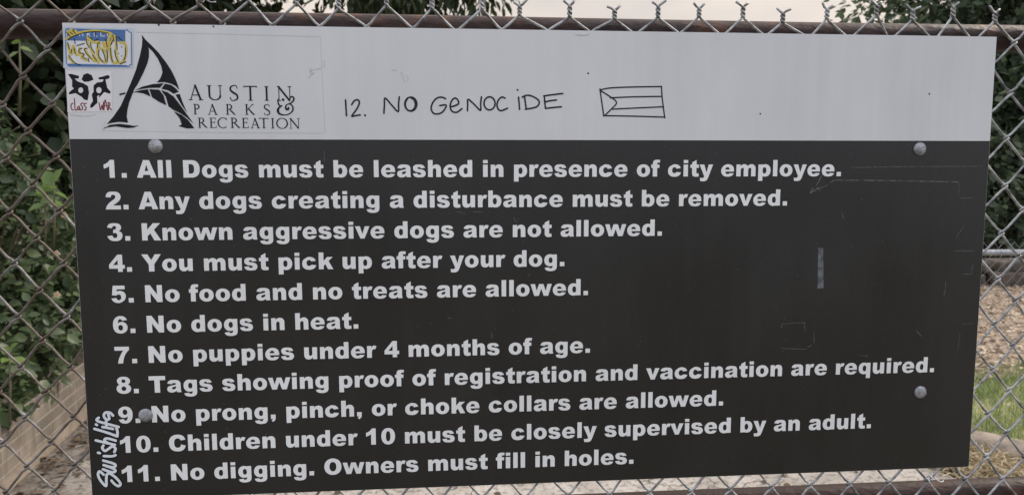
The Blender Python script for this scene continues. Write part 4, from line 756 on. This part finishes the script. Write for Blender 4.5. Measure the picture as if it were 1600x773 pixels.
# ================================================================== THE SIGN
sign = thing('park_rules_sign', 'large black and white dog park rules sign bolted to the chain link fence', 'sign', (0, 0, SIGN_Z))
M['alu'] = material('aluminium_edge', (0.42, 0.42, 0.42), (0.55, 0.55, 0.55), 50, .45, metal=.5)
def vinyl(name, c1, c2, rough, spec=.5, dirt=.14, dcol=(.33, .32, .30)):
    """printed face with faint grime, fine vertical wear and dust specks"""
    mt = material(name, c1, c2, 7, rough, 0.02, 300, detail=6, lo=.3, hi=.7, spec=spec, rrough=(rough-.05, rough+.08), stretch=(1, 1, .6))
    t = mt.node_tree; b = t.nodes['Principled BSDF']; base = b.inputs['Base Color'].links[0].from_socket
    tcn = N(t, 'ShaderNodeTexCoord'); mpn = N(t, 'ShaderNodeMapping'); mpn.inputs['Scale'].default_value = (55, 1, 2.2); t.links.new(tcn.outputs['Object'], mpn.inputs[0])
    na = N(t, 'ShaderNodeTexNoise'); na.inputs['Scale'].default_value = 1.0; na.inputs['Detail'].default_value = 6; t.links.new(mpn.outputs[0], na.inputs[0])
    nb = N(t, 'ShaderNodeTexNoise'); nb.inputs['Scale'].default_value = 3.0; nb.inputs['Detail'].default_value = 3; t.links.new(tcn.outputs['Object'], nb.inputs[0])
    mm_ = N(t, 'ShaderNodeMath', operation='MULTIPLY'); t.links.new(na.outputs[0], mm_.inputs[0]); t.links.new(nb.outputs[0], mm_.inputs[1])
    ra = N(t, 'ShaderNodeMapRange'); ra.inputs[1].default_value = .16; ra.inputs[2].default_value = .38; ra.inputs[4].default_value = dirt; t.links.new(mm_.outputs[0], ra.inputs[0])
    xd = N(t, 'ShaderNodeMixRGB'); xd.inputs[2].default_value = (*dcol, 1); t.links.new(ra.outputs[0], xd.inputs[0]); t.links.new(base, xd.inputs[1]); t.links.new(xd.outputs[0], b.inputs['Base Color'])
    return mt
M['white'] = vinyl('white_face', (0.60, 0.598, 0.60), (0.665, 0.66, 0.665), .33)
M['black'] = vinyl('black_face', (0.0125, 0.0119, 0.0119), (0.0185, 0.0173, 0.017), .30, dirt=.022, dcol=(.16, .15, .14))
t = M['black'].node_tree; b = t.nodes['Principled BSDF']; base = b.inputs['Base Color'].links[0].from_socket
tcn = N(t, 'ShaderNodeTexCoord'); n1 = N(t, 'ShaderNodeTexNoise'); n1.inputs['Scale'].default_value = 420; n1.inputs['Detail'].default_value = 1
t.links.new(tcn.outputs['Object'], n1.inputs[0]); q1 = N(t, 'ShaderNodeMapRange'); q1.inputs[1].default_value = .74; q1.inputs[2].default_value = .80; q1.inputs[4].default_value = .5
t.links.new(n1.outputs[0], q1.inputs[0]); x1 = N(t, 'ShaderNodeMixRGB'); x1.inputs[2].default_value = (.25, .25, .25, 1)
t.links.new(q1.outputs[0], x1.inputs[0]); t.links.new(base, x1.inputs[1]); t.links.new(x1.outputs[0], b.inputs['Base Color'])
M['letter'] = vinyl('letter_vinyl', (0.76, 0.755, 0.745), (0.82, 0.815, 0.80), .42, dirt=.10)
M['ink'] = material('black_print', (0.008, 0.008, 0.010), (0.012, 0.012, 0.014), 40, .6, spec=.2)
M['marker'] = material('marker_ink', (0.012, 0.012, 0.02), (0.03, 0.03, 0.042), 220, .6, spec=.2)
WX, HZ, DIV = 1219.2, 609.6, 468.6
mb = MB(); mb.box(0, WX/1000, 0, .003, 0, HZ/1000); mb.build('backing_panel', M['alu'], sign)
flat('white_header', [rect(.4, DIV, WX-.4, HZ-.4)], .25, M['white'], sign)
flat('black_field', [rect(.4, .4, WX-.4, DIV)], .25, M['black'], sign)
RULES = ["1. All Dogs must be leashed in presence of city employee.", "2. Any dogs creating a disturbance must be removed.",
         "3. Known aggressive dogs are not allowed.", "4. You must pick up after your dog.", "5. No food and no treats are allowed.",
         "6. No dogs in heat.", "7. No puppies under 4 months of age.", "8. Tags showing proof of registration and vaccination are required.",
         "9. No prong, pinch, or choke collars are allowed.", "10. Children under 10 must be closely supervised by an adult.",
         "11. No digging. Owners must fill in holes."]
for i, s in enumerate(RULES):
    V, F = text_line(s, 37.7, 420.5-39.7*i, 30.66)
    o = mesh_obj('rule_text', [(x_/1000, -.00055, y_/1000) for x_, y_ in V], F, M['letter'], sign)
    o['label'] = 'white heavy lettering of rule %d' % (i+1)
# agency logo on a clear film
film = flat('logo_film', strokes(T['clear_edge'], .55, sm=False), .45, material('film_edge', (.50,.505,.51), (.57,.575,.58), 90, .4), sign)
flat('logo_mark', [ccw(p) for p in T['mark']], .6, M['ink'], sign)
pol = []
for ch, (x0, x1, y0, y1) in T['logo_letters']: pol += roman(ch, x0, x1, y0, y1)
flat('logo_lettering', pol, .6, M['ink'], sign)
am = T['amp']; pol = stroke(am[0], 3.0)+stroke(am[1], [1.3,1.6,1.9,1.6,1.6])+stroke(am[2], [1.2,2.2,3.0,2.6,1.6,1.2,1.5,1.8,1.8,1.4,1.3,1.8,2.6,2.8,1.8])+stroke(am[3], [1.3,1.6,2.0,1.8,1.5,1.2])
pol += stroke(am[0], 2.4)
flat('ampersand', pol, .68, M['ink'], sign)
# marker writing
for q0, q1, lab in ((0, 3, 'handwritten number twelve in black marker'), (3, 6, 'handwritten short word NO in black marker'), (6, 99, 'handwritten long word in black marker')):
    flat('handwritten_word', strokes(T['note'][q0:q1], 2.1), .6, M['marker'], sign)['label'] = lab
flat('flag_drawing', strokes(T['flag'], 1.75), .6, M['marker'], sign)
# name tag sticker
mk = lambda n_, c: material(n_, tuple(v*.92 for v in c), c, 30, .5)
hs = flat('name_tag_sticker', [ccw(p) for p in T['hello_base']], .5, mk('sticker_pale_blue', (.50,.57,.66)), sign)
def on(o, par): o.parent = par; return o
flat('tag_paper', [ccw(p) for p in T['hello_white']], .6, mk('sticker_paper', (.68,.68,.70)), hs)
flat('blue_bands', [ccw(p) for p in T['hello_blue']], .7, mk('sticker_blue', (.065,.15,.36)), hs)
flat('blue_outline', strokes(T['hello_line'], .9, sm=False), .72, mk('outline_blue', (.04,.13,.36)), hs)
flat('hello_lettering', strokes(T['hello_text'], 1.1, sm=False), .78, mk('tag_letter', (.6,.66,.72)), hs)
flat('yellow_scrawl', strokes(T['hello_yellow'], 3.1), .86, mk('scrawl_yellow', (.58,.46,.08)), hs)
flat('black_scrawl', strokes(T['hello_black'], 1.0), .94, M['ink'], hs)
# square sticker
ss = flat('square_sticker', [ccw(p) for p in T['square_base']], .5, mk('square_paper', (.74,.71,.72)), sign)
flat('black_shapes', [ccw(p) for p in T['square_black']]+[ccw(p, True) for p in T['square_gap']]+[ccw(p) for p in T['square_dot']], .6, M['ink'], ss)
flat('red_lettering', strokes(T['square_red'], 1.25), .68, mk('red_ink', (.20,.025,.035)), ss)
# script sticker
sw = flat('script_sticker', strokes(T['swish'], 5.9), .6, M['ink'], sign)
flat('script_lettering', strokes(T['swish'], 3.4), .7, mk('script_white', (.72,.74,.77)), sw)
# wear
wm = material('scratch', (.03,.03,.029), (.24,.24,.23), 130, .6)
flat('scratch_pattern', strokes([T['scratch'][q] for q in (0, 2, 3, 4)], .75, sm=False), .4, wm, sign)
scm = material('scuff', (.04,.04,.038), (.13,.13,.125), 190, .6)
for l in T['scratch'][1:2]+T['scratch'][5:]: flat('scuff_mark', strokes([l], .8, sm=False), .4, scm, sign)
flat('tape_residue', [ccw(p) for p in T['tape']], .42, material('residue', (.055,.057,.068), (.15,.155,.18), 110, .6), sign)
stm = material('smudge', (.36,.37,.36), (.55,.55,.54), 90, .6)
for l in T['smudge']: flat('stain', strokes([l], .8), .4, stm, sign)
for l in T['holes']: flat('speck', strokes([l], 2.0, sm=False), .42, M['ink'], sign)
flat('torn_corner', [ccw(p) for p in T['tear']], .9, material('torn_film', (.55,.55,.54), (.68,.68,.66), 60, .6), sign)
M['bolt'] = material('bolt_steel', (0.22, 0.22, 0.23), (0.42, 0.42, 0.44), 160, .55, .2, 500, metal=.45)
prof = [(8.9, 0), (9.1, .6), (8.8, 1.5), (8.0, 2.7), (6.6, 3.8), (4.8, 4.7), (2.6, 5.2), (.4, 5.35)]
b0 = MB(); b0.lathe([(r_/1000, h_/1000) for r_, h_ in prof], (0, 0, 0), '-y', 28)
bolt = None
for i, (p,) in enumerate(T['bolts']):
    if bolt is None: bolt = b0.build('bolt', M['bolt'], sign, True); o = bolt
    else: o = bolt.copy(); COL.objects.link(o); o.parent = sign
    o.location = (p[0]/1000, -.0003, p[1]/1000); o.rotation_euler = (0, i*1.3, 0)
